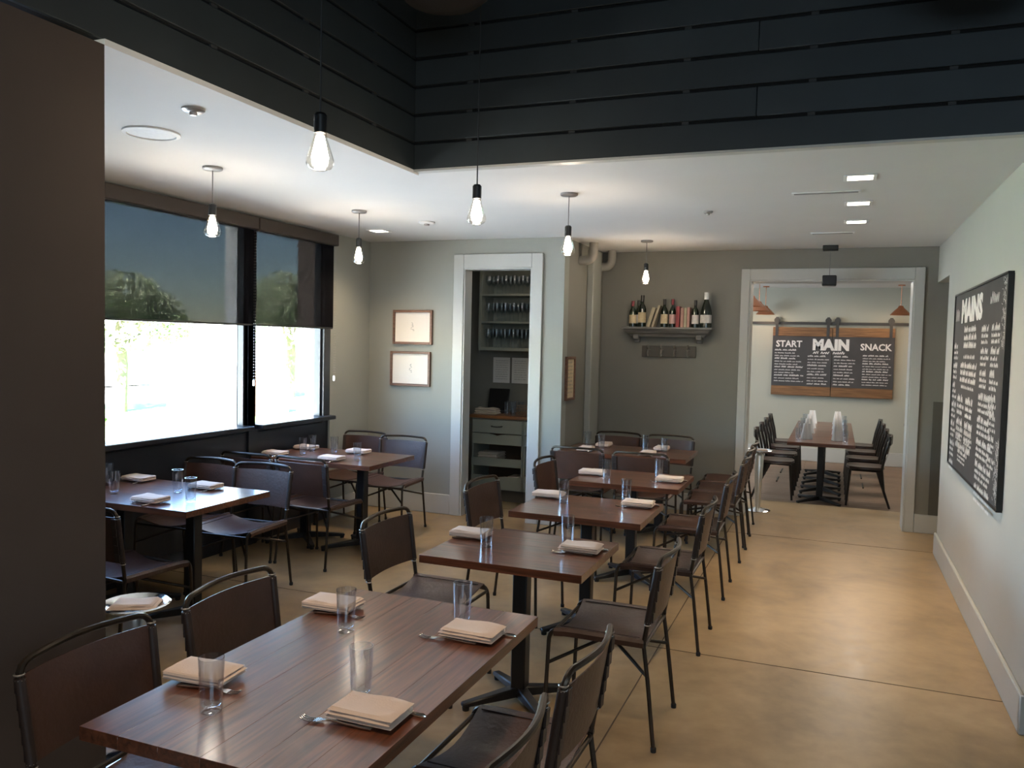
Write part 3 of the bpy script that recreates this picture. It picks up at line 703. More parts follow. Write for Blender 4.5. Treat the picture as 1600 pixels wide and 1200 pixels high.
def fork_thing(lab, loc, rz):
    t = thing('fork', lab, 'fork', loc, rz, 'forks')
    b = MB()      # handle along -Y .. tines to +Y
    P = [(-.095, .0035, .0075), (-.06, .004, .006), (-.02, .0055, .0035), (.02, .009, .0032), (.045, .0065, .0055), (.055, .005, .0105), (.066, .0035, .0125)]
    def f(u, v):
        i = u*(len(P)-1); k = min(int(i), len(P)-2); q = i-k; y_ = P[k][0]*(1-q)+P[k+1][0]*q; z = P[k][1]*(1-q)+P[k+1][1]*q; w = P[k][2]*(1-q)+P[k+1][2]*q
        return ((-1+2*v)*w, y_, z+.001)
    b.sheet(f, 12, 2, .0022); b.build('handle', MT['steel'], t)
    b = MB()
    for k in range(4):
        x = -.0103+k*.00687; b.tube([(x, .063, .005), (x, .078, .003), (x, .092, .0045), (x*.96, .103, .0085)], .0013, 6)
    b.build('tines', MT['steel'], t); return t
def knife_thing(lab, loc, rz):
    t = thing('knife', lab, 'knife', loc, rz, 'knives')
    MB().tube([(0, -.112, .0045), (0, -.105, .0055), (0, -.03, .005), (0, -.012, .0042)], .005, 8, rs=[.003, .0062, .0052, .0038]).build('handle', MT['steel'], t)
    b = MB(); pts = []
    for k in range(9):
        u = k/8; pts.append((u, .0085*(1-u**5)))
    vs = []; fs = []
    for u, w in pts:
        y_ = -.014+u*.118; vs += [(-.0075*(1-u**7), y_, .0048), (w, y_, .0048), (-.0075*(1-u**7), y_, .0028), (w, y_, .0030)]
    for k in range(8):
        a_ = k*4; c = a_+4; fs += [(a_, a_+1, c+1, c), (a_+2, c+2, c+3, a_+3), (a_, c, c+2, a_+2), (a_+1, a_+3, c+3, c+1)]
    fs += [(0, 2, 3, 1), (32, 33, 35, 34)]; b.add(vs, fs); b.build('blade', MT['steel'], t); return t
def tumbler_thing(lab, loc, h=.145, r=.034):
    t = thing('tumbler', lab, 'glass', loc, 0, 'water tumblers')
    MB().lathe([(r*.80, .0), (r*.82, .006), (r, h), (r-.0022, h), (r*.82-.002, .020), (r*.5, .013), (.001, .012)], 24).build('wall', MT['glass'], t)
    MB().lathe([(r*.80, .0005), (r*.70, .0), (.001, .003)], 24).build('base', MT['glass'], t); return t
FK = KN = TB_ = None
def setting(tab, pos, x, y, cut_rot, gx, gy, knife_side=1, cutlery=True, nap_rot=None, tall=False, lift=.75, kd=.066, cd=0.0):
    """cut_rot: direction the tines point (deg from +Y); napkin lies over fork and knife"""
    global FK, KN, TB_
    r_ = math.radians(cut_rot); z = lift+.0005
    o = link('napkin', NAPK[int((x*17+y*31) % 3)]); o.location = (x, y, z+(.0035 if cutlery else 0)); o.rotation_euler = (0, 0, math.radians((nap_rot if nap_rot is not None else cut_rot)+90))
    props(o, 'folded beige napkin, %s setting of %s' % (pos, tab), 'napkin', 'folded napkins')
    if cutlery:
        fx = -math.cos(r_)*kd; fy = -math.sin(r_)*kd
        dx = -math.sin(r_)*cd; dy = math.cos(r_)*cd
        l1 = 'steel fork beside the napkin, %s setting of %s' % (pos, tab); l2 = 'steel knife beside the napkin, %s setting of %s' % (pos, tab)
        dx += -math.sin(r_)*.022; dy += math.cos(r_)*.022
        a1 = (x+fx*knife_side+dx, y+fy*knife_side+dy, z); a2 = (x-fx*knife_side*.93-dx*.4, y-fy*knife_side*.93-dy*.4, z)
        FK2 = dup(FK, l1, a1, r_+.06) if FK else fork_thing(l1, a1, r_+.06); FK = FK or FK2
        KN2 = dup(KN, l2, a2, r_-.03) if KN else knife_thing(l2, a2, r_-.03); KN = KN or KN2
    l3 = 'clear tumbler at the %s setting of %s' % (pos, tab)
    TB2 = dup(TB_, l3, (gx, gy, z), 0) if TB_ else tumbler_thing(l3, (gx, gy, z)); TB_ = TB_ or TB2
FT = 'the long front table'
setting(FT, 'near left', -1.655, 1.845, -86, -1.495, 1.690, knife_side=-1, kd=.062, cd=.035)
setting(FT, 'far left', -1.675, 2.525, -88, -1.505, 2.345, knife_side=-1, kd=.062, cd=.035)
setting(FT, 'far right', -1.095, 2.475, 91, -1.185, 2.585, knife_side=1, kd=.064, cd=.035, nap_rot=89)
setting(FT, 'near right', -1.095, 1.825, 92, -1.185, 1.925, knife_side=1, kd=.064, cd=.035, nap_rot=90)
for nm, y_, dy in (('the second table', 3.745, 0), ('the third table', 4.955, 0), ('the fourth table', 5.97, 0)):
    setting(nm, 'left', -1.685, y_+.02, -88, -1.535, y_-.135, knife_side=-1, kd=.064)
    setting(nm, 'right', -1.095, y_-.005, 91, -1.178, y_-.03+(.0 if nm != 'the second table' else -.0)-.02+.11*0-.02+.0, knife_side=1, kd=.064) if False else setting(nm, 'right', -1.095, y_-.015, 91, -1.195, y_+.085, knife_side=1, kd=.064)
BT = 'the back table'
setting(BT, 'front left', -2.13, 7.31, 0, -2.02, 7.46); setting(BT, 'front right', -1.55, 7.31, 0, -1.43, 7.46)
setting(BT, 'back left', -2.06, 7.72, 180, -2.20, 7.62); setting(BT, 'back right', -1.50, 7.72, 180, -1.64, 7.62)
NW = 'the near window table'
setting(NW, 'front right', -3.72, 3.69, -2, -3.52, 3.80, nap_rot=88); setting(NW, 'back left', -4.33, 4.19, 178, -4.37, 3.98, nap_rot=88)
setting(NW, 'back right', -3.75, 4.18, 180, -3.80, 3.99, nap_rot=88); setting(NW, 'front left', -4.28, 3.69, 0, -4.10, 3.78, nap_rot=88)
CT = 'the corner window table'
setting(CT, 'front left', -4.33, 5.64, 0, -4.14, 5.76, nap_rot=88); setting(CT, 'front right', -3.77, 5.63, 0, -3.585, 5.72, nap_rot=88)
setting(CT, 'back left', -4.33, 6.07, 180, -4.20, 5.98, nap_rot=88); setting(CT, 'back right', -3.80, 6.08, 180, -3.97, 5.97, nap_rot=88)

# ------------------------------------------------------------------ chrome stands with a napkin-lined tray
def tray_stand(x, y, top, lab):
    t = thing('tray_stand', lab, 'stand', (x, y, 0), group='chrome tray stands')
    MB().lathe([(.001, 0), (.132, 0), (.134, .006), (.12, .014), (.06, .024), (.034, .034), (.001, .036)], 32).build('base', MT['chrome'], t)
    MB().lathe([(.028, .03), (.040, .30), (.046, top-.06), (.030, top-.03), (.02, top-.022)], 20, cap0=True, cap1=True).build('post', MT['brushed'], t)
    MB().lathe([(.02, top-.024), (.10, top-.022), (.128, top-.002), (.136, top), (.128, top+.004), (.098, top-.014), (.001, top-.016)], 32).build('tray', MT['chrome'], t)
    return t
def tray_cloth(x, y, top, rz, lab):
    b = MB(); rounded_pad(b, .092, .066, 0, .012, .01, seed=5); c = MB(); rounded_pad(c, .080, .055, .011, .02, .01, seed=6); b.add(c.v, c.f)
    o = b.build('napkin', MT['napkin']); o.location = (x, y, top-.013); o.rotation_euler = (0, 0, rz); props(o, lab, 'napkin', 'napkins on the chrome stands')
tray_stand(-2.60, 2.50, .65, 'chrome tray stand at the edge of the brown wall'); tray_cloth(-2.60, 2.50, .65, .5, 'beige napkin lying in the chrome tray by the brown wall')
tray_stand(-.725, 9.10, .65, 'chrome tray stand in the back doorway'); tray_cloth(-.725, 9.10, .65, .2, 'beige napkin lying in the chrome tray in the back doorway')

# ------------------------------------------------------------------ chalk writing helpers (flat on a board lying in its local XZ plane, facing -Y)
def font_mesh(txt, size, bold=.0):
    cu = bpy.data.curves.new('lettering', 'FONT'); cu.body = txt; cu.size = size; cu.align_x = 'CENTER'; cu.offset = bold; cu.resolution_u = 2; cu.extrude = .0006
    o = bpy.data.objects.new('lettering', cu); COL.objects.link(o); dg = bpy.context.evaluated_depsgraph_get(); dg.update()
    me = bpy.data.meshes.new_from_object(o.evaluated_get(dg)); COL.objects.unlink(o); bpy.data.objects.remove(o); return me
def put_text(b, txt, x, z, size, y, sx=1.0, bold=0):
    me = font_mesh(txt, size, bold); b.add([(x+v.co.x*sx, y-v.co.z, z+v.co.y) for v in me.vertices], [tuple(p.vertices) for p in me.polygons]); bpy.data.meshes.remove(me)
def scribble(b, x0, x1, z, h, y, rnd, w=.004):
    x = x0
    while x < x1-h:
        L = min(rnd.uniform(1.5, 5)*h, x1-x); n = max(3, int(L/(h*.32))); pts = []
        for k in range(n+1):
            up_ = (k % 2)*(h*rnd.uniform(.55, 1.0)); pts.append((x+L*k/n+rnd.uniform(-.1, .1)*h, z+up_))
        for (p, q) in zip(pts[:-1], pts[1:]):
            d = Vector((q[0]-p[0], q[1]-p[1])); d = d/(d.length+1e-6); nx_, nz = -d.y*w/2, d.x*w/2
            b.add([(p[0]-nx_, y, p[1]-nz), (q[0]-nx_, y, q[1]-nz), (q[0]+nx_, y, q[1]+nz), (p[0]+nx_, y, p[1]+nz)], [(0, 1, 2, 3)])
        x += L+h*.7

# ------------------------------------------------------------------ menu board on the right wall (x from near=left .. in its own frame)
t = thing('chalkboard_menu', 'tall chalkboard menu hanging on the right wall', 'menu board', (XR-.001, 6.10, 1.53), math.radians(-90))
hw, hh = 1.045, .635          # local +X runs towards -Y (the camera)
B(-hw, hw, -.022, -.004, -hh, hh).build('slate', MT['chalkboard'], t)
b = MB().box(-hw-.012, hw+.012, -.03, -.0, hh, hh+.012).box(-hw-.012, hw+.012, -.03, -.0, -hh-.012, -hh).box(-hw-.012, -hw, -.03, 0, -hh, hh).box(hw, hw+.02, -.03, 0, -hh, hh)
b.build('board_edge', MT['black'], t)
rnd = random.Random(5); b = MB(); yy = -.0235
put_text(b, 'MAINS', -.24, .43, .215, yy, 1.45, .012)
for q in range(3): scribble(b, -.52, .03, .35-q*.055, .045, yy, rnd, .016)
scribble(b, -.50, .0, .165, .03, yy, rnd, .008)
def block(x0, x1, zt, n, h1, lw):
    z = zt
    for k in range(n):
        hh_ = h1 if k % 3 == 0 else h1*.62; z -= hh_*1.35
        scribble(b, x0, x1-(rnd.random()*.25*(x1-x0)), z, hh_, yy, rnd, lw if k % 3 == 0 else lw*.6)
for q in range(3): scribble(b, -.62, .10, .10-q*.05, .042, yy, rnd, .016)
scribble(b, -.55, .05, -.045, .026, yy, rnd, .008)
block(-1.0, -.76, .30, 20, .048, .014); block(-.70, -.36, -.07, 6, .055, .018); block(-.30, .06, -.07, 6, .055, .018)
block(-.70, -.36, -.30, 4, .04, .012); block(-.30, .06, -.30, 4, .04, .012)
scribble(b, -.66, .0, -.47, .05, yy, rnd, .014); block(-.56, -.12, -.46, 3, .035, .010)
block(.24, .54, .40, 9, .045, .014); block(.60, .90, .40, 12, .045, .014); scribble(b, .50, .82, .50, .07, yy, rnd, .012)
block(.24, .80, -.02, 15, .046, .014); block(.66, .90, -.12, 8, .040, .010); scribble(b, -.98, -.80, .44, .09, yy, rnd, .012)
b.build('chalk_writing', MT['chalk'], t)
b = MB()           # chalk drawn ornament along the near edge
for k in range(260):
    z = rnd.choice([rnd.uniform(.22, .62), rnd.uniform(-.62, -.28)]); x = 1.0-abs(rnd.gauss(0, .05)); a_ = rnd.uniform(0, PI); L = .03
    b.add([(x, yy, z), (x+.006, yy, z+.002), (x+math.cos(a_)*L+.004, yy, z+math.sin(a_)*L), (x+math.cos(a_)*L, yy, z+math.sin(a_)*L-.003)], [(0, 1, 2, 3)])
b.build('chalk_ornament', MT['chalk'], t)

# ------------------------------------------------------------------ far room: sliding boards on a rail
YFB = 14.3
t = thing('sliding_rail', 'black iron rail along the far room wall carrying the two boards', 'rail', (0, YFB, 2.15))
B(-1.75, 1.55, -.06, -.05, -.022, .022).build('bar', MT['rail'], t)
for x in (-1.6, -.8, 0, .8, 1.45): MB().tube([(x, -.05, 0), (x, 0, 0)], .012, 8).build('spacer', MT['rail'], t)
rnd = random.Random(11)
for side, x0, x1 in (('left', -.99, -.078), ('right', -.07, .84)):
    t = thing('sliding_menu_board', '%s sliding chalkboard menu panel with wooden rails on the far wall' % side, 'menu board', ((x0+x1)/2, YFB-.075, 1.53), group='sliding menu boards'); h = (x1-x0)/2
    B(-h, h, -.02, .02, .41, .555).build('top_rail', MT['barnwood'], t, bevel=.004); B(-h, h, -.02, .02, -.555, -.405).build('bottom_rail', MT['barnwood'], t, bevel=.004)
    B(-h, h, -.012, .015, -.405, .41).build('slate', MT['chalkboard'], t)
    for s_ in (-1, 1):
        hx = s_*(h-.06 if not (side == 'left' and s_ > 0 or side == 'right' and s_ < 0) else h-.065)
        b = MB().box(hx-.022, hx+.022, -.028, -.02, .40, .72); hg = b.build('hanger', MT['rail'], t)
        MB().tube([(hx, -.03, .665), (hx, -.002, .665)], .048, 14).build('wheel', MT['rail'], hg)
    b = MB(); yy = -.0135
    if side == 'left':
        put_text(b, 'START', -.20, .235, .145, yy, .95, .004); put_text(b, 'MA', h-.135, .20, .23, yy, .95, .014)
        z = .17
        for k in range(12):
            scribble(b, -h+.04, -.02+rnd.uniform(-.1, .06), z, .030 if k % 3 == 0 else .02, yy, rnd, .008 if k % 3 == 0 else .005); z -= .046
        z = .13
        scribble(b, h-.28, h-.01, z, .05, yy, rnd, .013)
        for k in range(10):
            z -= .05; scribble(b, h-.36, h-.03-rnd.uniform(0, .08), z, .03 if k % 3 == 0 else .02, yy, rnd, .008 if k % 3 == 0 else .005)
    else:
        put_text(b, 'IN', -h+.14, .20, .23, yy, .95, .014); put_text(b, 'SNACK', h-.27, .205, .145, yy, .95, .004)
        z = .13
        scribble(b, -h+.01, -h+.26, z, .05, yy, rnd, .013)
        for k in range(10):
            z -= .05; scribble(b, -h+.03, -h+.35-rnd.uniform(0, .08), z, .03 if k % 3 == 0 else .02, yy, rnd, .008 if k % 3 == 0 else .005)
        z = .15
        for k in range(12):
            z -= .042; scribble(b, .0, h-.03-rnd.uniform(0, .1), z, .025 if k % 3 == 0 else .018, yy, rnd, .007 if k % 3 == 0 else .0045)
    b.build('chalk_writing', MT['chalk'], t)

# copper lamps of the far room
def copper_lamp(x, y, lab, tilt=.5):
    t = thing('copper_pendant_lamp', lab, 'pendant lamp', (x, y, ZC), group='copper shade lamps')
    MB().lathe([(.05, 0), (.05, -.015), (.001, -.018)], 16).build('canopy', MT['copper'], t); MB().tube([(0, 0, -.015), (0, 0, -.32)], .005, 6).build('stem', MT['copper'], t)
    sh = MB().lathe([(.001, -.31), (.03, -.315), (.045, -.345), (.09, -.385), (.145, -.445), (.150, -.455), (.142, -.452), (.085, -.395), (.03, -.35)], 24).build('shade', MT['copper'], t)
    MB().lathe([(.001, -.365), (.028, -.38), (.034, -.41), (.02, -.435), (.001, -.44)], 14).build('bulb', MT['copperglow'], sh)
    lamp('POINT', 'copper_lamp_light', (x, y, ZC-.47), 4, WARM, shadow_soft_size=.05)
copper_lamp(-1.06, 11.2, 'copper lamp nearest the doorway at the left of the far room'); copper_lamp(-1.09, 12.6, 'middle copper lamp at the left of the far room'); copper_lamp(-1.10, 13.9, 'farthest copper lamp at the left of the far room')
copper_lamp(.87, 13.7, 'copper lamp at the right of the far room')

# ------------------------------------------------------------------ far room: tables, black chairs
def cafe_chair(lab):
    t = thing('cafe_chair', lab, 'chair', group='black wooden chairs of the far room'); F = MT['blackwood']
    for s_ in (-1, 1):
        MB().tube([(s_*.165, .17, .43), (s_*.18, .20, 0)], .017, 8, rs=[.019, .013]).build('leg', F, t)
        MB().tube([(s_*.17, -.17, .45), (s_*.175, -.20, .2), (s_*.19, -.27, 0)], .017, 8, rs=[.018, .016, .013]).build('leg', F, t)
        MB().tube([(s_*.17, -.17, .43), (s_*.175, -.20, .62), (s_*.185, -.25, .82)], .015, 8).build('back_post', F, t)
    def st(u, v):
        x = -1+2*u; y_ = -1+2*v; r2 = math.hypot(x, y_); k = 1 if r2 < 1e-6 else max(abs(x), abs(y_))/r2
        k = .55*k+.45; return (x*k*.21, y_*k*.21, .455-.012*(1-min(1, r2)**2))
    MB().sheet(st, 10, 10, .028).build('seat', MT['seatwood'], t)
    MB().tube([(-.165, -.16, .425), (.165, -.16, .425), (.165, .165, .425), (-.165, .165, .425), (-.165, -.16, .425)], .014, 6).build('apron', F, t)
    b = MB().sheet(lambda u, v: ((-1+2*u)*.195, -.245-.03*math.cos((-1+2*u)*PI/2), .74+.10*v+.012*math.cos((-1+2*u)*PI/2)), 8, 2, .02); b.build('top_rail', F, t)
    for a_, c in (((-.165, -.185, .50), (.165, -.245, .74)), ((.165, -.185, .50), (-.165, -.245, .74))): MB().tube([a_, ((a_[0]+c[0])/2, (a_[1]+c[1])/2-.02, (a_[2]+c[2])/2), c], .009, 6).build('back_slat', F, t)
    MB().tube([(-.172, .02, .22), (.172, .02, .22)], .010, 6).build('stretcher', F, t)
    return t
names = ['nearest', 'second', 'third', 'farthest']
CC = None
for k in range(4):
    yc = 10.10+.765*k+.38
    tt = table('%s of the four small tables in the far room' % names[k], -.50, .24, yc-.38, yc+.38, 'X', 1, h=.75, th=.04, grp='tables in the far room') if k == 0 else None
    if k == 0: T0 = tt; T0.location.z = -.1
    else: dup(T0, '%s of the four small tables in the far room' % names[k], (-.13, yc, -.1), 0)
    for s_, side in ((-1, 'left'), (1, 'right')):
        lab = '%s black chair of the %s row in the far room' % (names[k], side); x = -.64 if s_ < 0 else .37; r_ = math.radians(-90 if s_ < 0 else 90)
        if CC is None: CC = cafe_chair(lab); CC.location = (x, yc+.15, -.1); CC.rotation_euler = (0, 0, r_)
        else: dup(CC, lab, (x, yc+.15, -.1), r_)
        # white napkin folded upright and a glass
        b = MB()
        for q in (-1, 1):
            b.sheet(lambda u, v: ((-.060+.12*u)*(1-.4*v)+.006*math.sin(u*14), q*.030*(1-v)+.004*math.sin(u*11), .0+.19*v), 8, 3, .003)
        b.sheet(lambda u, v: ((-.045+.09*u), -.02+.04*v, .004+.05*u), 4, 2, .003)
        nx_ = -.30 if s_ < 0 else .045
        o = b.build('upright_napkin', MT['white']); o.location = (nx_, yc+.02, .651); o.rotation_euler = (0, 0, .3)
        props(o, 'white napkin folded upright, %s of the %s row in the far room' % (names[k], side), 'napkin', 'upright napkins in the far room')
        dup(TB_, 'clear glass beside the %s upright napkin of the %s row' % (names[k], side), (nx_+.09*(-s_)*-1, yc-.14, .651), 0, group='glasses in the far room')
table('table at the right edge of the doorway view in the far room', .98, 1.7, 12.95, 13.65, 'X', 1, h=.75, th=.04, grp='tables in the far room').location.z = -.1
dup(CC, 'black chair partly hidden by the right side of the doorway', (1.10, 12.15, -.1), math.radians(180))

# ------------------------------------------------------------------ shelf with bottles and books, hook rail
t = thing('wall_shelf', 'grey moulded shelf on the back wall holding bottles and books', 'shelf', (-1.66, YB, 1.93))
B(-.47, .47, -.19, 0, -.022, 0).build('shelf_board', MT['greywood'], t, bevel=.003)
b = MB(); prof = [(.455, -.022), (.44, -.04), (.425, -.06), (.40, -.075), (.385, -.10)]
for (w0, z0), (w1, z1) in zip(prof[:-1], prof[1:]):
    d0 = .175-(.455-w0); d1 = .175-(.455-w1)
    b.add([(-w0, -d0, z0), (w0, -d0, z0), (w0, 0, z0), (-w0, 0, z0), (-w1, -d1, z1), (w1, -d1, z1), (w1, 0, z1), (-w1, 0, z1)], [(0, 1, 5, 4), (1, 2, 6, 5), (3, 0, 4, 7), (4, 5, 6, 7)])
b.build('crown_moulding', MT['greywood'], t, bevel=0)
for x in (-.33, .33):
    b = MB().box(x-.03, x+.03, -.12, 0, -.13, -.08).box(x-.028, x+.028, -.06, 0, -.165, -.13); b.build('corbel', MT['greywood'], t, bevel=.006)
SZ, SY = 1.931, YB-.10
def bottle(x, lab, h=.30, r=.037, lbl='label', foil='foil', wide=False, dy=0):
    t = thing('wine_bottle', lab, 'bottle', (x, SY+dy, SZ), random.random()*.3-.1, 'bottles on the shelf')
    if wide: prof = [(.001, .004), (r, 0), (r, h*.42), (r*.85, h*.55), (r*.42, h*.76), (r*.34, h*.94), (r*.36, h), (.001, h)]
    else: prof = [(.001, .004), (r, 0), (r, h*.56), (r*.82, h*.65), (r*.40, h*.74), (r*.36, h*.96), (r*.40, h*.965), (r*.40, h), (.001, h)]
    MB().lathe(prof, 18).build('bottle_body', MT['darkglass'], t)
    MB().lathe([(r*.42, h*.80), (r*.43, h*.99), (r*.42, h*1.004), (.001, h*1.005)], 14).build('foil', MT[foil], t)
    n = 12; vs = []; fs = []
    for k in range(n+1):
        a_ = -PI*.95+PI*.9*k/n
        for z in (h*.13, h*.46 if not wide else h*.36): vs.append(((r+.0012)*math.cos(a_), (r+.0012)*math.sin(a_), z))
    for k in range(n): fs.append((2*k, 2*k+2, 2*k+3, 2*k+1))
    MB().add(vs, fs).build('paper_label', MT[lbl], t)
bottle(-2.03, 'dark bottle with red neck and cream label, first on the shelf', .27, .038, 'label', 'redfoil'); bottle(-1.93, 'tallest dark bottle with cream label, second on the shelf', .33, .042, 'label', 'foil')
bottle(-1.982, 'dark bottle half hidden behind the first two on the shelf', .28, .032, 'label2', 'foil', dy=.058)
bottle(-1.695, 'dark bottle with black neck and patterned label beside the leaning books', .29, .038, 'label', 'foil'); bottle(-1.61, 'dark bottle with pink neck and pink label left of the red book', .29, .034, 'label3', 'redfoil')
bottle(-1.375, 'slim dark bottle with white label right of the pink books', .28, .036, 'label2', 'foil'); bottle(-1.265, 'large dark bottle with white neck and big white label at shelf end', .36, .058, 'label2', 'whitefoil', wide=True)
def book(x, w, h, mat, lab, tilt=0):
    t = thing('book', lab, 'book', (x, SY+.01, SZ), 0, 'books on the shelf'); t.rotation_euler = (0, tilt, 0)
    b = MB().box(-w/2, -w/2+.003, -.07, .07, 0, h).box(w/2-.003, w/2, -.07, .07, 0, h).box(-w/2, w/2, -.073, -.070, 0, h); b.build('cover', MT[mat], t)
    B(-w/2+.003, w/2-.003, -.07, .066, .004, h-.004).build('pages', MT['pages'], t)
book(-1.855, .035, .21, 'bookc', 'cream paperback leaning right, thicker one on the shelf', .30); book(-1.808, .022, .235, 'bookc', 'tall thin cream paperback leaning right on the shelf', .30)
book(-1.545, .036, .215, 'bookr', 'dark red book standing on the shelf'); book(-1.500, .030, .20, 'bookp', 'dusty pink book next to the red one on the shelf')
book(-1.467, .026, .20, 'bookc', 'cream book between the two pink books on the shelf'); book(-1.436, .026, .205, 'bookp', 'dusty pink book beside the slim bottle on the shelf')
t = thing('hook_rail', 'dark wooden rail with four metal hooks below the shelf', 'hook rail', (-1.655, YB, 1.675))
B(-.285, .285, -.022, 0, -.06, .06).build('backboard', MT['wains'], t, bevel=.004)
for k in range(4):
    x = -.21+k*.14
    MB().tube([(x, -.022, .02), (x, -.055, .01), (x, -.075, -.02), (x, -.060, -.045), (x, -.045, -.035)], .010, 8).build('hook', MT['lace'], t)
    MB().tube([(x, -.022, .03), (x, -.06, .045), (x, -.075, .07)], .009, 8).build('hook', MT['lace'], t)
    MB().lathe([(.001, -.004), (.02, -.004), (.02, .0), (.001, 0)], 12, (x, -.024, .02)).build('hook_plate', MT['lace'], t)

# ------------------------------------------------------------------ framed pictures
def picture(lab, loc, rz, w, h, fw, seed, mat='matboard', art=True):
    t = thing('framed_drawing', lab, 'picture', loc, rz, 'framed drawings')
    B(-w/2+fw, w/2-fw, -.012, -.004, -h/2+fw, h/2-fw).build('mat_board', MT[mat], t)
    for nm, bx in (('frame_side', (-w/2, -w/2+fw, -.026, 0, -h/2, h/2)), ('frame_side', (w/2-fw, w/2, -.026, 0, -h/2, h/2)), ('frame_top', (-w/2+fw, w/2-fw, -.026, 0, h/2-fw, h/2)), ('frame_bottom', (-w/2+fw, w/2-fw, -.026, 0, -h/2, -h/2+fw))):
        B(*bx).build(nm, MT['framewood'], t, bevel=.002)
    rnd = random.Random(seed); b = MB()
    if art:
        p = (0.0, h*.12)
        for k in range(26):
            q = (p[0]*.6+rnd.uniform(-.016, .016), h*.12-k*h*.0095+rnd.uniform(-.008, .008)); d = Vector((q[0]-p[0], q[1]-p[1])); d = d/(d.length+1e-6); nx_, nz = -d.y*.0011, d.x*.0011
            b.add([(p[0]-nx_, -.0125, p[1]-nz), (q[0]-nx_, -.0125, q[1]-nz), (q[0]+nx_, -.0125, q[1]+nz), (p[0]+nx_, -.0125, p[1]+nz)], [(0, 1, 2, 3)]); p = q
    else:
        for k in range(9): scribble(b, -w/2+fw+.02, w/2-fw-.02, h/2-fw-.04-k*.036, .02, -.0125, rnd, .003)
    b.build('ink_drawing', MT['ink'], t)
picture('upper framed drawing with brown frame left of the closet', (-3.99, YL, 1.865), 0, .445, .345, .024, 1)
picture('lower framed drawing with brown frame left of the closet', (-4.01, YL, 1.445), 0, .455, .35, .024, 2)
picture('tall framed panel with brown frame on the niche side wall', (XN, 7.60, 1.40), math.radians(90), .27, .42, .024, 3, 'label', False)

# ------------------------------------------------------------------ service closet
CF = 8.22           # cabinet front
t = thing('base_cabinet', 'sage green cabinet under the worktop in the closet, wide left unit', 'cabinet', (-3.69, CF, 0))
w = .60
b = MB().box(0, .02, 0, .48, .13, .905).box(w-.02, w, 0, .48, .13, .905).box(0.02, w-.02, 0.46, .48, .13, .905).box(.02, w-.02, .0, .46, .13, .15).box(.02, w-.02, 0.0, .02, .895, .905)
b.build('carcass', MT['cabinet'], t); B(0, w, .04, .06, 0, .13).build('toe_kick', MT['wains'], t)
d = B(.008, w-.008, -.02, -.002, .745, .892).build('drawer', MT['cabinet'], t, bevel=.003)
MB().tube([(.24, -.02, .825), (.245, -.045, .822), (.30, -.05, .818), (.355, -.045, .822), (.36, -.02, .825)], .006, 8).build('handle', MT['rail'], d)
def tray_front(z0, z1, cut, nm='pull_out_tray'):
    b = MB(); n = 12; vs = []; fs = []
    for k in range(n+1):
        x = .008+(w-.016)*k/n; c = cut*max(0, 1-abs((x-w/2)/.055))**.5 if abs(x-w/2) < .055 else 0
        vs += [(x, -.02, z0), (x, -.02, z1-c), (x, -.002, z0), (x, -.002, z1-c)]
    for k in range(n):
        a_ = 4*k; c = a_+4; fs += [(a_, c, c+1, a_+1), (a_+2, a_+3, c+3, c+2), (a_+1, c+1, c+3, a_+3), (a_, a_+2, c+2, c)]
    fs += [(0, 1, 3, 2), (4*n, 4*n+2, 4*n+3, 4*n+1)]
    b.add(vs, fs); o = b.build(nm, MT['cabinet'], t); return o
tray_front(.625, .738, .02); tray_front(.385, .475, 0); tray_front(.135, .28, .02)
for z in (.39, .14, .63): B(.02, w-.02, .0, .45, z, z+.012).build('tray_bottom', MT['cabdark'], t)
B(.02, w-.02, .44, .458, .15, .89).build('inside_back', MT['cabdark'], t)
w = .55; t2 = thing('base_cabinet', 'sage green cabinet under the worktop in the closet, right unit', 'cabinet', (-3.085, CF, 0))
b = MB().box(0, .02, 0, .48, .13, .905).box(w-.02, w, 0, .48, .13, .905).box(0.02, w-.02, 0.46, .48, .13, .905).box(.02, w-.02, .0, .46, .13, .15); b.build('carcass', MT['cabinet'], t2)
B(0, w, .04, .06, 0, .13).build('toe_kick', MT['wains'], t2)
d = B(.008, w-.008, -.02, -.002, .745, .892).build('drawer', MT['cabinet'], t2, bevel=.003); MB().tube([(.24, -.02, .825), (.245, -.045, .822), (.30, -.05, .818), (.355, -.045, .822), (.36, -.02, .825)], .006, 8).build('handle', MT['rail'], d)
B(.008, w-.008, -.02, -.002, .625, .738).build('pull_out_tray', MT['cabinet'], t2, bevel=.003); B(.008, w-.008, -.02, -.002, .135, .30).build('pull_out_tray', MT['cabinet'], t2, bevel=.003)
B(.02, w-.02, .0, .45, .3, .312).build('tray_bottom', MT['cabdark'], t2); B(.02, w-.02, .44, .458, .15, .89).build('inside_back', MT['cabdark'], t2)
o = B(-3.72, -2.53, CF-.04, YB-.001, .906, .94).build('worktop', MT['counter'], bevel=.004); props(o, 'oak worktop over the closet cabinets', 'worktop')
for x, z, n, lab in ((-3.52, .402, 4, 'folded white linens in the upper open tray of the closet cabinet'), (-3.22, .152, 4, 'stack of white cloths in the lowest tray of the closet cabinet')):
    b = MB()
    for k in range(n): rounded_pad(b, .12 if n == 4 and x < -3.4 else .07, .13, k*.03, k*.03+.032, .012, seed=40+k)
    o = b.build('folded_linen', MT['linen']); o.location = (x, CF+.16, z); props(o, lab, 'linen')
b = MB(); 
for k in range(3): rounded_pad(b, .13-.006*k, .085, k*.022, k*.022+.024, .012, wob=.003, seed=50+k)
o = b.build('folded_linen', MT['linen']); o.location = (-3.555, CF+.10, .9405); props(o, 'pile of cream cloths on the worktop before the black screen', 'linen')
t = thing('till_screen', 'black till screen standing on the closet worktop', 'screen', (-3.52, CF+.30, .9405), 0)
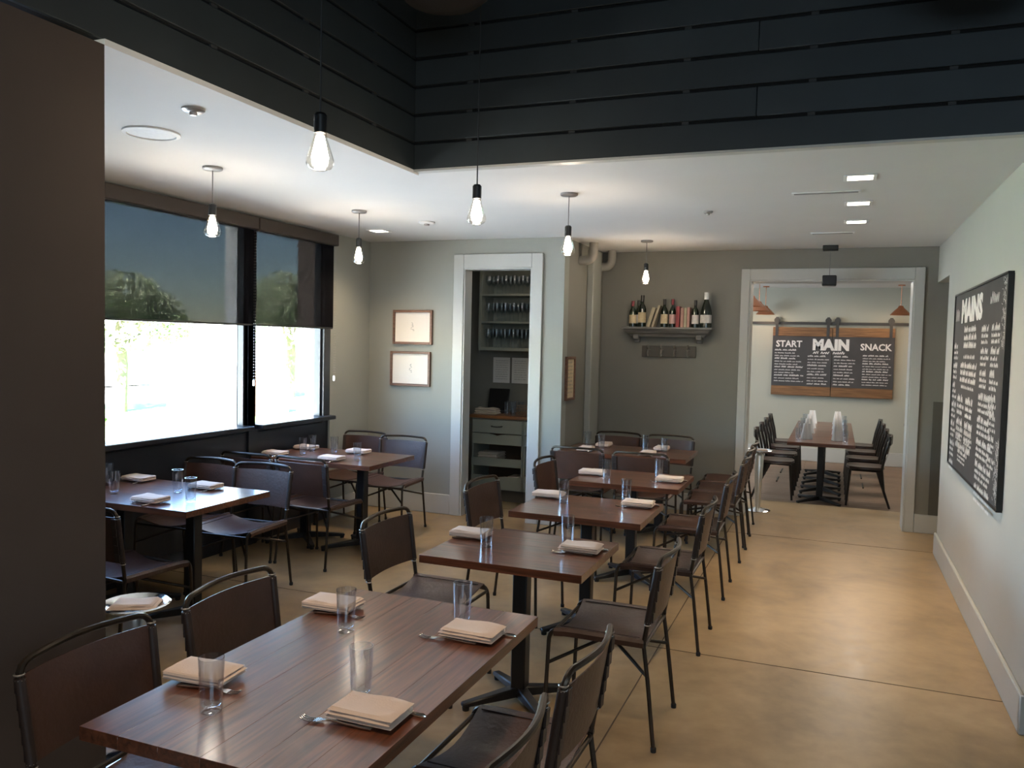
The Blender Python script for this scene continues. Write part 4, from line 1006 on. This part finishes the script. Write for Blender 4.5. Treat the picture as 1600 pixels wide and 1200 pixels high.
B(-.08, .08, -.05, .08, 0, .02).build('foot', MT['tablet'], t, bevel=.004); MB().bar((0, .02, .01), (0, .03, .14), .05, .02).build('stem', MT['tablet'], t)
MB().bar((0, .0, .04), (0, .06, .27), .24, .02, up=(0, 1, 0)).build('display', MT['tablet'], t, bevel=.004)
for k, (x, y_, h) in enumerate(((-3.33, .12, .17), (-3.255, .10, .17), (-3.29, .2, .16), (-3.20, .2, .16))):
    dup(TB_, ['tall clear glass nearest the linen pile on the closet worktop', 'tall clear glass second from the linen pile on the closet worktop', 'clear glass behind the front two on the closet worktop', 'clear glass behind the wire basket on the closet worktop'][k], (x, CF+y_, .9405), 0, group='glasses on the closet worktop')
t = thing('wire_basket', 'round bronze wire basket on the closet worktop', 'basket', (-3.14, CF+.10, .9405))
for z, r_ in ((.004, .045), (.04, .064), (.08, .070), (.112, .060)):
    MB().tube([(r_*math.cos(a_*PI/10), r_*math.sin(a_*PI/10), z) for a_ in range(21)], .003, 5).build('hoop', MT['basket'], t)
b = MB()
for k in range(14):
    a_ = k*PI/7; b.tube([(r_*math.cos(a_), r_*math.sin(a_), z) for z, r_ in ((.004, .045), (.04, .064), (.08, .07), (.112, .06))], .002, 5)
b.build('ribs', MT['basket'], t)
t = thing('glass_cupboard', 'open wall cupboard with three shelves of stemmed glasses in the closet', 'cupboard', (-3.70, 8.36, 1.64)); w = 1.12
B(0, .03, 0, .355, 0, 1.0).build('side_panel', MT['cabinet'], t); B(w-.03, w, 0, .355, 0, 1.0).build('side_panel', MT['cabinet'], t)
B(.03, w-.03, .34, .355, 0, 1.0).build('back_panel', MT['cabinet'], t); B(.03, w-.03, 0, .34, 0, .035).build('bottom_panel', MT['cabinet'], t, bevel=.002)
for z in (.30, .60, .985): B(.03, w-.03, .0, .34, z, z+.022).build('shelf', MT['cabinet'], t, bevel=.002)
WG = None
for si, (z, nm) in enumerate(((.035, 'lowest'), (.322, 'middle'), (.622, 'top'))):
    for row in range(2):
        for k in range(10):
            x = -3.70+.085+k*.10; y_ = 8.36+.07+row*.14; lab = '%s stemmed wine glass from the left, %s row, %s shelf of closet cupboard' % (('first', 'second', 'third', 'fourth', 'fifth', 'sixth', 'seventh', 'eighth', 'ninth', 'tenth')[k], ('front', 'rear')[row], nm)
            if WG is None:
                WG = thing('wine_glass', lab, 'wine glass', (x, y_, 1.64+z+.0005), 0, 'stemmed glasses in the closet cupboard')
                MB().lathe([(.001, .003), (.033, .0), (.034, .003), (.006, .008), (.0035, .02), (.0035, .085), (.008, .095)], 14).build('stem', MT['glass2'], WG)
                MB().lathe([(.006, .092), (.025, .105), (.037, .13), (.039, .155), (.033, .20), (.031, .205), (.030, .20), (.036, .155), (.034, .13), (.02, .108), (.001, .102)], 14).build('bowl', MT['glass2'], WG)
            else: dup(WG, lab, (x, y_, 1.64+z+.0005), 0)
for k, x in enumerate((-3.665, -3.435)):
    o = B(0, .205, -.002, 0, 0, .29).build('paper_notice', MT['paper']); o.location = (x, YB-.001, 1.27)
    props(o, '%s white paper sheet pinned above the closet worktop' % ('left' if k == 0 else 'right'), 'paper', 'papers on the closet wall')
    b = MB(); rnd = random.Random(60+k)
    for q in range(9): scribble(b, .03, .18, .25-q*.026, .008, -.0025, rnd, .0015)
    b.build('print', MT['ink'], o)
lamp('POINT', 'closet_fill', (-3.0, 7.9, 2.5), 1.6, (1, .85, .7), shadow_soft_size=.08)  # added fill inside the closet, without a built fixture
